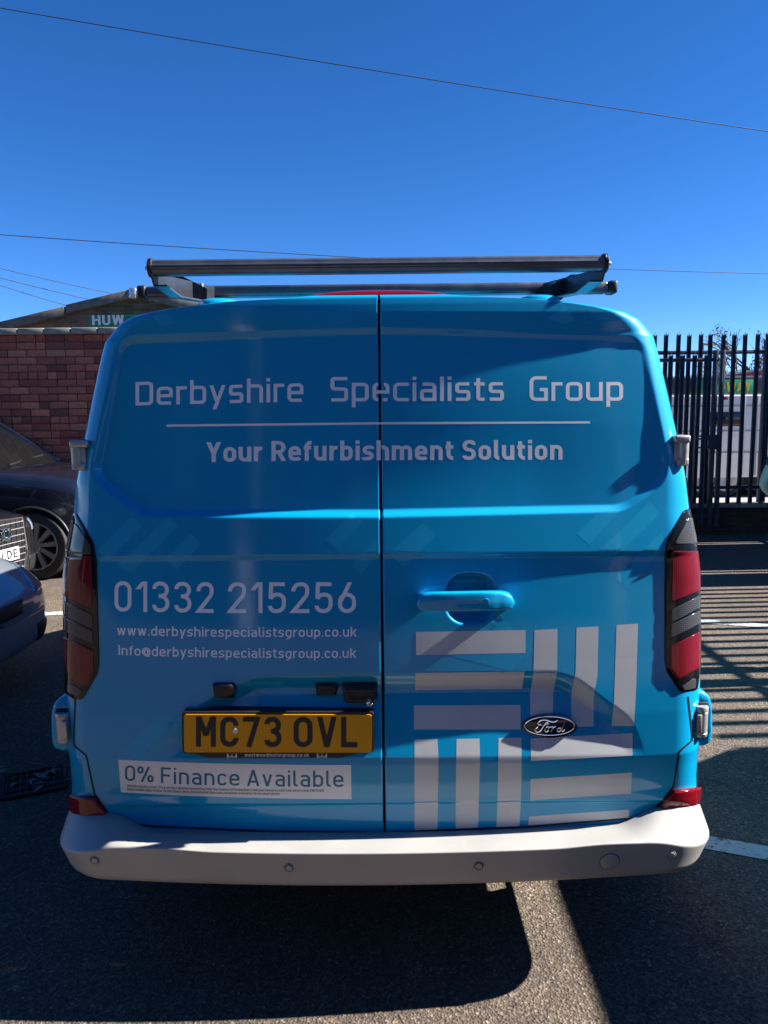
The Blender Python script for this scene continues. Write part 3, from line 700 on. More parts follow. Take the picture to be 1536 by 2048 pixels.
# sticker
strip_px('finance_sticker', [(237, 1519.5), (360, 1524.5), (470, 1527.5), (600, 1529.5), (702, 1530)], [(242, 1584.5), (360, 1591), (470, 1594.5), (600, 1597.5), (703, 1598)], m_sticker, DL, 0.0004, 60, 14)
stk = DL
lettering('sticker_lettering', '0%', [(250, 1561), (307, 1565)], 31, m_stickerblue, stk, .125, .74, False, .12, 0.00065)
lettering('sticker_lettering', 'Finance', [(322, 1566), (400, 1569.5), (479, 1571)], 32, m_stickerblue, stk, .125, .74, False, .15, 0.00065)
lettering('sticker_lettering', 'Available', [(494, 1571.5), (590, 1573.3), (687, 1573.5)], 32.5, m_stickerblue, stk, .125, .74, False, .15, 0.00065)
lettering('small_print', 'Derbyshire Specialists Group LTD is an introducer appointed representative of Ideal Sales Solutions Ltd T/A Ideal4Finance. Ideal Sales Solutions is a credit broker and not a lender (FRN 703401).', [(254, 1573.5), (450, 1581), (648, 1583.2)], 5.2, m_ink, stk, .15, .74, False, .12, 0.00065)
lettering('small_print', 'Finance available subject to status. The rate offered is always provisional and will depend upon your personal circumstances, the loan amount and term.', [(254, 1580.5), (420, 1587), (560, 1589.6)], 5.2, m_ink, stk, .15, .74, False, .12, 0.00065)

# ---- number plate (flat, standing on the recessed door)
pc = onvan(np.array([555.0]), np.array([1466.0]), 0)[0]
PY = float(min(onvan(np.array([x_]), np.array([y_]), 0)[0][1] for x_ in (372., 555., 742.) for y_ in (1430., 1470., 1500., 1516.)))-0.004
def onplate(px, py, off=0.0):
    px = np.asarray(px, float); out = []
    for a, b in zip(px, np.asarray(py, float)):
        q = at(a, b, PY-off); out.append(q)
    return np.array(out)
def plate_prism(name, poly, d0, d1, mat, parent, seg=5):
    pts = onplate([p[0] for p in fillet(poly, True, seg)], [p[1] for p in fillet(poly, True, seg)])
    M4 = Matrix(((1, 0, 0, 0), (0, 0, -1, PY), (0, 1, 0, 0), (0, 0, 0, 1)))
    return prism(name, [(p[0], p[2]) for p in pts], M4, d0, d1, mat, parent)
plate = plate_prism('number_plate', [(364, 1424, 5), (747.5, 1424.5, 5), (747.5, 1503, 5), (712, 1507, 10), (683, 1515, 8), (418, 1515.5, 8), (389, 1507, 10), (365, 1505, 5)], -0.045, 0.001, m_black, DL)
plate['label'] = 'yellow number plate in black surround'
plate_prism('plate_face', [(368.5, 1428, 5), (743.5, 1428.5, 5), (743.5, 1504, 5), (369, 1503.5, 5)], 0.001, 0.004, m_plate, plate)
def plt(txt, base, cap, mat, w=.165, X=.74, tr=.14, off=0.0046, nm='plate_lettering'):
    lettering(nm, txt, base, cap, mat, plate, w, X, False, tr, off, f=lambda a, b, o: np.array([at(i, j, PY-k) for i, j, k in zip(a, b, np.broadcast_to(o, a.shape))]))
plt('MC73', [(392, 1493.5), (563, 1494.5)], 60.5, m_ink)
plt('OVL', [(587, 1494.5), (715, 1494.5)], 60.5, m_ink)
plt('westwoodmotorgroup.co.uk', [(489, 1513.3), (618, 1513.5)], 7.2, m_whiteprint, .15, .74, .12, 0.0016)
for x0 in (454, 634):
    plate_prism('dealer_mark', [(x0, 1506.5), (x0+20, 1506.5), (x0+20, 1515), (x0, 1515)], 0.001, 0.0018, m_whiteprint, plate)
    plt('VV', [(x0+2, 1512.5), (x0+18, 1512.5)], 5, m_ink, .3, .74, .0, 0.0022, 'dealer_mark_letter')
    plate_prism('dealer_mark_bar', [(x0+3, 1513), (x0+17, 1513), (x0+17, 1514.4), (x0+3, 1514.4)], 0.0018, 0.0022, m_redprint, plate)
q = at(471, 1461, PY-0.004); lathe('plate_screw', [(0.007, 0), (0.0066, 0.003), (0.003, 0.0042), (0.0025, 0.002), (0, 0.002)], frame(q, (0, -1, 0)), m_platewhite, plate, 16)
# plate lamps, camera
pad('plate_lamp', [(427, 1366), (466, 1365), (473, 1371), (469, 1389), (430, 1391)], m_black, DL, 0.016, 5)
pad('plate_lamp', [(632, 1365), (671, 1364), (677, 1369), (673, 1388), (634, 1389)], m_black, DL, 0.016, 5)
camh = pad('reversing_camera', fillet([(684, 1364, 4), (755, 1364, 4), (755, 1398, 6), (748, 1404, 6), (690, 1404, 6)], True, 4), m_black, DL, 0.026, 6)
q = onvan(np.array([739.0]), np.array([1404.0]), 0.024)[0]
lathe('camera_lens', [(0.010, -0.01), (0.010, 0.004), (0.007, 0.006), (0.005, 0.003), (0, 0.002)], frame(q, (0.05, -0.8, -0.5)), m_chrome, camh, 20)

# ---- badge
def ell(cx, cy, a, b, n=40): return [(cx+a*math.cos(2*math.pi*k/n), cy+b*math.sin(2*math.pi*k/n)) for k in range(n)]
bq = onvan(np.array([1099.0]), np.array([1452.0]), 0)[0]
BY = bq[1]-0.004
def flat_prism(name, poly, Yp, d0, d1, mat, parent, bev=0.0):
    pts = [at(p[0], p[1], Yp) for p in poly]
    M4 = Matrix(((1, 0, 0, 0), (0, 0, -1, Yp), (0, 1, 0, 0), (0, 0, 0, 1)))
    return prism(name, [(p[0], p[2]) for p in pts], M4, d0, d1, mat, parent, bev)
badge = flat_prism('maker_badge', ell(1099, 1452, 55, 22.5), BY, -0.02, 0.006, m_badge, DR, 0.0025)
badge['label'] = 'dark oval maker badge with silver script'
def stroke_at(name, px_pts, closed, wpx, Yp, mat, parent, smooth=3):
    P = np.array(px_pts, float)
    for _ in range(smooth):
        Q = []; n = len(P)
        for i in range(n if closed else n-1):
            a, b = P[i], P[(i+1) % n]; Q += [a*.75+b*.25, a*.25+b*.75]
        if not closed: Q = [P[0]]+Q[1:-1]+[P[-1]]
        P = np.array(Q)
    pts = [at(x, y, Yp) for x, y in P]
    if closed: pts.append(pts[0]); pts.append(pts[1])
    bm = bmesh.new(); bm_tube(bm, pts, wpx, 6, not closed); return frombm(name, bm, mat, parent)
stroke_at('badge_ring', ell(1099, 1451.5, 50, 18.6, 32), True, 0.0013, BY-0.0065, m_chrome, badge, 1)
def fp(L): return [(1030+x/10.97, 1410+y/10.97) for x, y in L]
BL = BY-0.0065
for pts, cl, ww in (([(575, 425), (510, 430), (495, 385), (560, 325), (690, 320), (790, 365), (880, 365), (925, 325)], False, .0020),
  ([(720, 360), (660, 400), (600, 490), (540, 580), (470, 590), (435, 550), (455, 505), (500, 470)], False, .0021), ([(585, 455), (660, 430), (745, 425), (735, 400), (695, 400), (690, 440)], False, .0014),
  ([(655, 540), (690, 470), (740, 470), (745, 530), (700, 585), (660, 580)], True, .0019), ([(740, 480), (790, 475), (835, 465), (820, 520), (785, 585)], False, .0019), ([(815, 520), (850, 470), (890, 472)], False, .0018),
  ([(918, 545), (945, 500), (1005, 495), (995, 555), (945, 588)], True, .0017), ([(1096, 368), (1062, 445), (1020, 550), (1035, 582), (1085, 530)], False, .0021)):
    stroke_at('badge_script', fp(pts), cl, ww, BL, m_chrome, badge, 3)

# ---- door handle
def handle():
    xs = np.linspace(-1, 1, 41); V = []; n = 18
    for t in xs:
        u = abs(t); px = 929+t*97
        e = max(0.0, 1-u**9)**0.5
        cy = 1202-1.8*t; hpx = 18.5*e+0.6
        c = onvan(np.array([px]), np.array([cy]), 0)[0]
        yb = at(px, cy, 2.0)
        y0 = float(base_pts(*[np.array(a) for a in inv(np.array([px]), np.array([1225.0]))])[0][1])
        hh = hpx/1530*2.1
        out = 0.012+0.036*(1-u**4)
        yy = y0-out; th = 0.0075+0.012*(u**3)+0.004
        P0 = at(px, cy, yy)
        for k in range(n):
            a = 2*math.pi*k/n; cz = math.copysign(abs(math.sin(a))**0.42, math.sin(a)); cyy = math.copysign(abs(math.cos(a))**0.42, math.cos(a))
            V.append((P0[0], yy+cyy*th*(1 if u < 0.7 else 1+1.5*(u-.7)), P0[2]+cz*hh))
    F = []
    m = len(xs)
    for i in range(m-1):
        for k in range(n): F.append((i*n+k, i*n+(k+1) % n, (i+1)*n+(k+1) % n, (i+1)*n+k))
    F.append(tuple(range(n))[::-1]); F.append(tuple(range((m-1)*n, m*n)))
    o = mesh('door_handle', V, F, m_paint, DR)
    bm = bmesh.new(); bm.from_mesh(o.data); bmesh.ops.recalc_face_normals(bm, faces=bm.faces[:]); bm.to_mesh(o.data); bm.free()
    # feet that join the bar to the door
    for px in (846, 1012):
        a = at(px, 1202, 2.0); c = onvan(np.array([float(px)]), np.array([1202.0]), 0)[0]
        box('handle_foot', (c[0], c[1]-0.008, c[2]), (0.030, 0.045, 0.036), m_paint, o, 0.008, 3)
    cy_ = min(v[1] for v in V); q = at(973, 1203, cy_)
    lathe('key_hole', [(0.0075, -0.004), (0.0075, 0.0012), (0.006, 0.0018), (0.005, 0.0004), (0, 0.0)], frame(q, (0, -1, 0)), m_paint, o, 20)
    return o
hd = handle()
# ---- rear bumper
BW = 0.945; BR = 0.17
def bumper_ring(s):
    u = abs(s); sg = 1 if s >= 0 else -1
    th = max(0.0, (u-0.72)/0.28)*math.pi/2
    def plan(W, y0, r, k=0.055):
        x = u/0.72*(W-r) if u <= 0.72 else W-r+r*math.sin(th)
        y = y0+k*(min(x, W-r)/0.9)**2+(r*(1-math.cos(th)) if u > 0.72 else 0)
        return x, y
    xa, ya = plan(0.936, 2.036, 0.13)
    xb, yb = plan(BW, 1.918, BR)
    xc, yc_ = plan(BW-0.02, 1.945, BR)
    rise = float(sst(np.array(xa), 0.66, 0.80)); drop = float(sst(np.array(xb), 0.72, 0.95))
    dip = 0.006*float(sst(np.array(xb), 0.45, 0.60))*(1-float(sst(np.array(xb), 0.60, 0.80)))
    za = 0.457+0.046*rise; zb = 0.466-0.040*drop+dip; zc = 0.345
    A = np.array([xa, ya, za]); B = np.array([xb, yb, zb]); C = np.array([xc, yc_, zc]); D = np.array([xc*0.97, yc_+0.10, zc+0.005])
    A0 = A+np.array([0, 0.03, -0.012])
    L = [A0, A]+[A+(B-A)*t for t in (0.3, 0.6, 0.85)]
    def rnd_(p, q, r2, rr):
        a = p+(q-p)*(1-rr/np.linalg.norm(q-p)); b = q+(r2-q)*(rr/np.linalg.norm(r2-q))
        return [(1-t)**2*a+2*t*(1-t)*q+t*t*b for t in (0, .25, .5, .75, 1)]
    L += rnd_(A, B, C, 0.007) + [B+(C-B)*t for t in (.3, .5, .7)] + rnd_(B, C, D, 0.03) + [D]
    return [(VX+sg*p[0], p[1], p[2]) for p in L]
bs = np.concatenate([np.linspace(-1, -0.72, 18), np.linspace(-0.72, 0.72, 61)[1:-1], np.linspace(0.72, 1, 18)])
BV = []; rings = [bumper_ring(s) for s in bs]
# ends run forward along the van's sides
rings = [[(p[0], p[1]+0.35, p[2]) for p in rings[0]]] + rings + [[(p[0], p[1]+0.35, p[2]) for p in rings[-1]]]
nb = len(rings[0])
for r in rings: BV += r
BF = [(i*nb+k, i*nb+k+1, (i+1)*nb+k+1, (i+1)*nb+k) for i in range(len(rings)-1) for k in range(nb-1)]
bumper = mesh('rear_bumper', BV, BF, m_bumper, van); bumper['label'] = 'silver plastic rear bumper with parking sensors'
bm = bmesh.new(); bm.from_mesh(bumper.data); bmesh.ops.recalc_face_normals(bm, faces=bm.faces[:]); bm.to_mesh(bumper.data); bm.free()
if sum(p.normal.y for p in bumper.data.polygons) > 0: bumper.data.flip_normals()
flatsm(bumper, 60)
BVa = np.array(BV); bpx, bpy_ = proj(BVa)
def on_bumper(px, py):
    # barycentric refinement over the quads
    best = None
    for f in BF:
        i = list(f); xs_, ys_ = bpx[i], bpy_[i]
        if xs_.min()-1 > px or xs_.max()+1 < px or ys_.min()-1 > py or ys_.max()+1 < py: continue
        for t in ((0, 1, 2), (0, 2, 3)):
            a, b, c = [np.array([xs_[k], ys_[k]]) for k in t]; d = np.linalg.det(np.array([b-a, c-a]))
            if abs(d) < 1e-6: continue
            q = np.array([px, py])-a; u = np.linalg.det(np.array([q, c-a]))/d; v = np.linalg.det(np.array([b-a, q]))/d
            if u >= -.01 and v >= -.01 and u+v <= 1.01:
                A, B, C = [BVa[i[k]] for k in t]; P = A+(B-A)*u+(C-A)*v; N = np.cross(B-A, C-A); N /= np.linalg.norm(N)
                if N @ (CAM-P) < 0: N = -N
                dist = np.linalg.norm(P-CAM)
                if best is None or dist < best[0]: best = (dist, P, N)
    return best[1], best[2]
for px, py in ((190, 1720), (578, 1735), (957, 1731), (1342, 1709)):
    P, N = on_bumper(px, py)
    sns = lathe('parking_sensor', [(0.0145, -0.004), (0.0145, 0.0012), (0.013, 0.0022), (0.0122, 0.0010)], frame(P, N), m_bumper, bumper, 28)
    lathe('sensor_gap', [(0.0124, 0.0004), (0.0088, 0.0006)], frame(P, N), m_black, sns, 28)
    lathe('sensor_face', [(0.0096, 0.0), (0.0096, 0.0030), (0.0084, 0.0040), (0, 0.0042)], frame(P, N), m_bumper, sns, 28)
P, N = on_bumper(1219, 1723)
tow = lathe('towing_eye_cover', [(0.0262, -0.003), (0.0262, 0.0016), (0.0245, 0.0026), (0, 0.0030)], frame(P, N), m_bumper, bumper, 40)
lathe('cover_gap', [(0.0282, 0.0005), (0.0262, 0.0007)], frame(P, N), m_black, tow, 40)
# reflectors between quarter panel and bumper
def solid_px(name, poly, Y, depth, mat, parent, bev=0.004):
    """solid of real depth whose near face has the given picture outline at distance Y(px) """
    pts = [at(p[0], p[1], p[2] if len(p) > 2 else Y) for p in poly]
    bm = bmesh.new(); n = len(pts)
    a = [bm.verts.new(p) for p in pts]; b = [bm.verts.new((p[0], p[1]+depth, p[2])) for p in pts]
    bm.faces.new(a); bm.faces.new(b[::-1])
    for k in range(n): bm.faces.new((a[k], b[k], b[(k+1) % n], a[(k+1) % n]))
    bmesh.ops.recalc_face_normals(bm, faces=bm.faces[:])
    if bev > 0: bmesh.ops.bevel(bm, geom=bm.edges[:], offset=bev, segments=3, affect='EDGES', profile=0.5)
    return frombm(name, bm, mat, parent)
pad('rear_reflector', [(134, 1586), (160, 1590), (189, 1592), (219, 1630), (180, 1632), (150, 1628), (134, 1618)], m_redlow, bumper, 0.014, 4)
pad('rear_reflector', [(1402, 1572), (1372, 1576), (1346, 1579), (1312, 1617), (1352, 1619), (1385, 1613), (1401, 1604)], m_redlow, bumper, 0.014, 4)

# ---- lower hinge housings (body colour) and cast hinges
def hinge_housing(sgn):
    # section in x-z from picture outline, lofted forward along the side
    out = [(131, 1394), (150, 1398), (152, 1420), (148, 1492), (132, 1497), (114, 1492), (107, 1480), (107, 1418), (113, 1404)]
    if sgn > 0: out = [(1394, 1379), (1376, 1390), (1376, 1412), (1384, 1480), (1398, 1487), (1414, 1482), (1420, 1470), (1420, 1404), (1414, 1391)]
    p0 = [at(x, y, 2.125) for x, y in out]
    bm = bmesh.new(); R = []
    for dy, k in ((0.0, 1.04), (0.012, 1.13), (0.12, 1.13), (0.24, 0.95), (0.36, 0.5)):
        c = sum(p0)/len(p0); c = np.array([c[0]-sgn*0.015*(dy/0.3), c[1], c[2]])
        R.append([bm.verts.new((c[0]+(p[0]-c[0])*k-sgn*dy*0.02, p[1]+dy-0.02, c[2]+(p[2]-c[2])*k)) for p in p0])
    for a, b in zip(R, R[1:]):
        for k in range(len(a)): bm.faces.new((a[k], a[(k+1) % len(a)], b[(k+1) % len(a)], b[k]))
    bm.faces.new(R[0]); bm.faces.new(R[-1][::-1])
    hs = frombm('hinge_housing', bm, m_paint, van); 
    sb = hs.modifiers.new('s', 'SUBSURF'); sb.levels = 2; sb.render_levels = 2
    cx, cy0, cy1 = (128.5, 1424, 1482) if sgn < 0 else (1400, 1410, 1470)
    a, b = at(cx, cy1, 2.098), at(cx, cy0, 2.098); L = b[2]-a[2]
    box('hinge_recess', ((a[0]-sgn*0.004), 2.105, (a[2]+b[2])/2), (0.052, 0.016, L+0.014), m_gap_rubber, hs, 0.005, 2)
    M4 = Matrix.Translation(Vector((a[0]-sgn*0.001, 2.096, a[2])))
    lathe('hinge_barrel', [(0, 0), (0.0175, 0), (0.0192, 0.003), (0.0192, L*.12), (0.0180, L*.13), (0.0180, L*.15), (0.0190, L*.16), (0.0190, L*.80), (0.0180, L*.81), (0.0180, L*.83), (0.0200, L*.84), (0.0200, L*.96), (0.018, L), (0, L)], M4, m_hinge, hs, 28)
    box('hinge_leaf', (a[0]-sgn*0.013, 2.082, a[2]+L*.48), (0.014, 0.022, L*.60), m_hinge, hs, 0.003, 2)
for sgn in (-1, 1): hinge_housing(sgn)
def upper_hinge(sgn):
    if sgn < 0: x0, x1, y0, y1 = 146, 180, 880, 941
    else: x0, x1, y0, y1 = 1342, 1377, 870, 932
    Y = 2.122
    a, b = at(x0, y1, Y), at(x1, y0, Y); w = b[0]-a[0]; L = b[2]-a[2]; cx = (a[0]+b[0])/2; ox = a[0] if sgn < 0 else b[0]
    root = box('upper_hinge', (cx-sgn*0.002, Y-0.006, b[2]-L*.12), (w*0.98, 0.040, L*.24), m_hinge, van, 0.006, 3)
    box('hinge_knuckle', (cx+sgn*w*.06, Y-0.004, a[2]+L*.14), (w*0.72, 0.036, L*.26), m_hinge, root, 0.006, 3)
    M4 = Matrix.Translation(Vector((ox-sgn*0.0165, Y-0.008, a[2]+L*.05)))
    lathe('hinge_pin', [(0, 0), (0.0150, 0), (0.0150, L*.9), (0, L*.9)], M4, m_hinge, root, 24)
    box('hinge_leaf', (ox-sgn*0.034, Y-0.002, a[2]+L*.45), (0.018, 0.026, L*.62), m_hinge, root, 0.003, 2)
    box('hinge_gasket', (cx-sgn*0.004, Y+0.020, (a[2]+b[2])/2), (w*0.8, 0.014, L*1.05), m_gap_rubber, root, 0.004)
for sgn in (-1, 1): upper_hinge(sgn)

# ---- high-level brake lamp on the roof edge
def brake_lamp():
    V = []; n = 10; xs = np.linspace(-1, 1, 41)
    a, b = at(581, 594, 2.20), at(936, 592, 2.20)
    for t in xs:
        x = (a[0]+b[0])/2+t*(b[0]-a[0])/2; e = max(0.02, (1-abs(t)**3.0)**0.8); zt = 1.9535-0.0
        for k in range(n):
            q = math.pi*k/(n-1); V.append((x, 2.205-0.040*math.cos(q), zt-0.012+0.034*e*math.sin(q)**0.7))
    F = [(i*n+k, i*n+k+1, (i+1)*n+k+1, (i+1)*n+k) for i in range(40) for k in range(n-1)]
    o = mesh('high_brake_lamp', V, F, m_redlow, van)
    bm = bmesh.new(); bm.from_mesh(o.data); bmesh.ops.recalc_face_normals(bm, faces=bm.faces[:]); bm.to_mesh(o.data); bm.free()
brake_lamp()
# ---- roof humps
for px in (432, 1083):
    c = at(px, 603, 2.24); V = []; F = []; n = 20
    for i, (rr, hh) in enumerate(((1.0, -0.02), (0.98, 0.0), (0.86, 0.010), (0.6, 0.016), (0.3, 0.018))):
        for k in range(n):
            a = 2*math.pi*k/n; V.append((c[0]+0.068*rr*math.copysign(abs(math.cos(a))**.7, math.cos(a)), c[1]+0.08+0.10*rr*math.sin(a), 1.952+hh))
    for i in range(4):
        for k in range(n): F.append((i*n+k, i*n+(k+1) % n, (i+1)*n+(k+1) % n, (i+1)*n+k))
    F.append(tuple(range(4*n, 5*n))); mesh('roof_mount_cover', V, F, m_paint, van)

# ---- roof rack
rack = empty('roof_rack', (0, 0, 0)); rack.parent = van; rack['label'] = 'aluminium roof rack with rear roller'
RY = 2.13
a, b = at(304, 534.5, RY), at(1208, 528.5, RY); zr = (a[2]+b[2])/2
My = Matrix.Translation(Vector((a[0], RY, zr))) @ Matrix.Rotation(rad(90), 4, 'Y')
L = b[0]-a[0]; r0 = 0.0225
bm = bmesh.new()   # fluted roller: flat top channel and round belly
prof = []
for k in range(48):
    t = 2*math.pi*k/48; rr = r0*(1.0 if math.sin(t) < 0.3 else 1.0)
    if 0.15 < math.sin(t) < 0.55: rr = r0*0.94
    if math.sin(t) > 0.8: rr = r0*0.955
    if -0.35 < math.sin(t) < -0.2: rr = r0*0.95
    prof.append((rr*math.sin(t), rr*math.cos(t)))
V = []; F = []
for x in (a[0]+0.004, b[0]-0.004):
    for sz, sy in prof: V.append((x, RY+sy, zr+sz))
for k in range(48): F.append((k, (k+1) % 48, 48+(k+1) % 48, 48+k))
rl = mesh('roller', V, F, m_alu, rack); flatsm(rl, 20)
for sx, e in ((1, a[0]), (-1, b[0])):
    lathe('roller_end_cap', [(0, -0.004), (0.0245, -0.004), (0.0255, 0), (0.0255, 0.006), (0.0235, 0.008), (0, 0.008)], frame((e, RY, zr), (-sx, 0, 0)), m_black, rack, 28)
    lathe('roller_bolt', [(0, 0.018), (0.004, 0.018), (0.006, 0.014), (0.006, 0.006)], frame((e, RY, zr), (-sx, 0, 0)), m_hinge, rack, 12)
CY = 2.62
c0, c1 = at(287, 584, CY), at(1222, 577.5, CY); zc_ = (c0[2]+c1[2])/2
bar = box('cross_bar', ((c0[0]+c1[0])/2, CY, zc_), (c1[0]-c0[0]-0.03, 0.055, 0.036), m_alu, rack, 0.009, 3)
for e in (c0[0], c1[0]): box('cross_bar_cap', (e, CY, zc_), (0.030, 0.060, 0.041), m_black, bar, 0.008, 3)
for y2 in (3.9, 5.1):
    box('cross_bar', ((c0[0]+c1[0])/2, y2, zc_), (c1[0]-c0[0], 0.055, 0.036), m_alu, rack, 0.009, 3)
    for sx in (-1, 1): box('rack_foot', (sx*0.66+VX, y2, zc_-0.06), (0.045, 0.05, 0.12), m_rackdark, rack, 0.006)
for sx, e in ((1, a[0]), (-1, b[0])):
    # angled bracket plate carrying the roller, runs forward to the cross bar and a little inward
    R0 = Vector((e+sx*0.004, RY, zr)); R1 = Vector((e+sx*0.075, CY+0.05, zc_-0.02))
    d = (R1-R0); dh = Vector((d.x, d.y, 0)).normalized(); nrm = Vector((dh.y, -dh.x, 0))
    M4 = Matrix(((dh.x, 0, nrm.x, R0.x), (dh.y, 0, nrm.y, R0.y), (dh.z, 1, nrm.z, R0.z), (0, 0, 0, 1)))
    ln = Vector((d.x, d.y, 0)).length; dz = zc_-zr
    poly = fillet([(-0.024, 0.010, .01), (-0.018, -0.020, .01), (0.0, -0.048, .01), (0.10, -0.062, .02), (ln, dz-0.040, .005), (ln, dz+0.020, .005), (0.12, -0.002, .02), (0.02, 0.022, .01), (-0.018, 0.024, .01)], True, 3)
    br = prism('roller_bracket', poly, M4, -0.003, 0.003, m_rackdark, rack, 0.0008)
    fl = [(0.0, -0.048), (0.10, -0.062), (ln, dz-0.040)]
    V = []; F = []
    for (q, hgt) in fl:
        for off in (0.0, sx*-0.034):
            for dzz in (0, 0.004): p = M4 @ Vector((q, hgt+dzz, 0)); V.append((p.x-off, p.y, p.z))
    for i in range(2):
        o_ = i*4
        F += [(o_, o_+2, o_+6, o_+4), (o_+1, o_+5, o_+7, o_+3), (o_, o_+4, o_+5, o_+1), (o_+2, o_+3, o_+7, o_+6)]
    fb = mesh('bracket_flange', V, F, m_alu, br, False)
    gp_ = [(330, 553), (366, 553), (414, 577), (414, 602), (394, 602)] if sx > 0 else [(1180, 548), (1142, 549), (1099, 572), (1098, 599), (1122, 600)]
    solid_px('bracket_plate', gp_, 2.40, 0.004, m_rackdark, br, 0.0)
    lathe('bracket_bolt', [(0, 0.034), (0.011, 0.032), (0.013, 0.026), (0.011, 0.018), (0.004, 0.016), (0.004, 0)], Matrix.Translation(Vector((R1.x+sx*0.022, CY-0.12, 1.956))), m_hinge, br, 16)
    lathe('bracket_stud', [(0, 0.060), (0.0045, 0.060), (0.0045, 0)], Matrix.Translation(Vector((R1.x-sx*0.020, CY-0.15, 1.985))), m_hinge, br, 10)
    box('rack_foot', (R1.x-sx*0.014, CY, zc_-0.05), (0.030, 0.05, 0.09), m_rackdark, rack, 0.004)
    box('rack_foot_plate', (R1.x-sx*0.0, CY-0.10, 1.958), (0.05, 0.11, 0.010), m_hinge, rack, 0.003)
# ---- wheels under the van
def wheel(name, c, r, wdt, parent, spokes=10, side=-1, hub=None):
    """tyre, rim, spokes; axis along y; side -1 shows to the camera"""
    t = empty(name, c); t.parent = parent
    M4 = Matrix.Rotation(rad(90), 4, 'X')   # local z -> -y
    rr = r*0.69
    lathe('tyre', [(rr, wdt*.30), (rr*1.02, wdt*.46), (r*.86, wdt*.52), (r*.955, wdt*.47), (r*.995, wdt*.34), (r, 0), (r*.995, -wdt*.34), (r*.955, -wdt*.47), (r*.86, -wdt*.52), (rr*1.02, -wdt*.46), (rr, -wdt*.30)], M4, m_tyre, t, 48)
    lathe('rim', [(rr*1.03, wdt*.47), (rr*1.015, wdt*.49), (rr*.965, wdt*.47), (rr*.94, wdt*.30), (rr*.93, -wdt*.40)], M4, m_alloy, t, 48)
    lathe('brake_disc', [(0, -0.01), (rr*.72, -0.01), (rr*.72, 0.0), (0, 0.0)], M4, m_under, t, 32)
    if spokes:
        for k in range(spokes):
            a = 2*math.pi*k/spokes+0.12
            Mk = M4 @ Matrix.Rotation(a, 4, 'Z')
            w0, w1 = rr*.085, rr*.14
            bm = bmesh.new()
            V0 = [bm.verts.new(Mk @ Vector(p)) for p in ((rr*.14, -w0, wdt*.20), (rr*.14, w0, wdt*.20), (rr*.97, w1, wdt*.34), (rr*.97, -w1, wdt*.34))]
            V1 = [bm.verts.new(Mk @ Vector(p)) for p in ((rr*.14, -w0*.8, wdt*.34), (rr*.14, w0*.8, wdt*.34), (rr*.97, w1*.8, wdt*.455), (rr*.97, -w1*.8, wdt*.455))]
            bm.faces.new(V0[::-1]); bm.faces.new(V1)
            for i in range(4): bm.faces.new((V0[i], V0[(i+1) % 4], V1[(i+1) % 4], V1[i]))
            frombm('spoke', bm, m_alloy, t)
        lathe('hub_cap', [(rr*.24, wdt*.1), (rr*.24, wdt*.33), (rr*.20, wdt*.37), (rr*.12, wdt*.37), (rr*.12, wdt*.40), (0, wdt*.41)], M4, m_alloy, t, 24)
    else:
        lathe('wheel_cover', [(rr*.95, wdt*.42), (rr*.6, wdt*.46), (rr*.3, wdt*.40), (0, wdt*.40)], M4, m_alloy, t, 24)
    return t
for sx in (-1, 1):
    for yy in (2.98, 5.95):
        w_ = wheel('wheel', (sx*0.82+VX, yy, 0.335), 0.335, 0.215, van, 0); w_.rotation_euler = (0, 0, rad(90)*(1 if sx > 0 else -1))
# ================================================================== left: brick wall, gabled building, cars
def brick_mat(name, stops, scale=1.0):
    m = pm(name, (0.2, 0.06, 0.04), 0.85)
    v = coords(m); oi = nd(m, 'ShaderNodeObjectInfo')
    n = noise(m, v, 22, 6, 0.65)
    c = ramp(m, oi.outputs['Random'], stops)
    c2 = mixc(m, ramp(m, n, [(0.3, (0, 0, 0)), (0.75, (1, 1, 1))]), mixc(m, 1.0, c, (0.62, 0.62, 0.64), 'MULTIPLY'), mixc(m, 1.0, c, (1.25, 1.2, 1.15), 'MULTIPLY'))
    lk(m, c2, bsdf(m).inputs['Base Color']); bump(m, noise(m, v, 60, 5), 0.6, 0.006); return m
m_brick = brick_mat('red_brick', [(0.0, (0.19, 0.06, 0.045)), (0.25, (0.32, 0.085, 0.058)), (0.6, (0.44, 0.125, 0.08)), (0.96, (0.54, 0.18, 0.11)), (0.985, (0.36, 0.21, 0.13)), (1.0, (0.08, 0.05, 0.045))])
m_mortar = vary(pm('mortar', (0.13, 0.105, 0.09), 0.95), (0.13, 0.105, 0.09), 0.3, 12, 0.95, 0.03, 0.6, 80, 0.006)
m_stone = vary(pm('coping_concrete', (0.24, 0.22, 0.195), 0.9), (0.24, 0.22, 0.195), 0.28, 9, 0.9, 0.05, 0.5, 60, 0.006)
WY = 9.6
wt = at(100, 669, WY)[2]; ct = at(100, 657, WY)[2]
wall = empty('brick_wall', (-4.0, WY, 0), label='red brick boundary wall with stone coping behind the dark parked car', cat='wall')
def local(o, root):
    o.parent = root; o.location = Vector(o.location)-root.location; return o
def in_wall(name, c, s, mat, root, bev=0.0, seg=1):
    return box(name, Vector(c)-root.location, s, mat, root, bev, seg)
in_wall('mortar_core', (-4.0, WY+0.13, wt/2), (10.0, 0.24, wt), m_mortar, wall)
CH, BWd = 0.0905, 0.237
def brick_mesh(w, i):
    bm = bmesh.new(); bm_box(bm, (0, 0, 0), (w-0.011, 0.10, CH-0.011), 0.004, 1)
    r = random.Random(i)
    for v in bm.verts: v.co += Vector((r.uniform(-.003, .003), r.uniform(-.003, .003), r.uniform(-.002, .002)))
    me = bpy.data.meshes.new('brick'); bm.to_mesh(me); bm.free(); me.materials.append(m_brick); return me
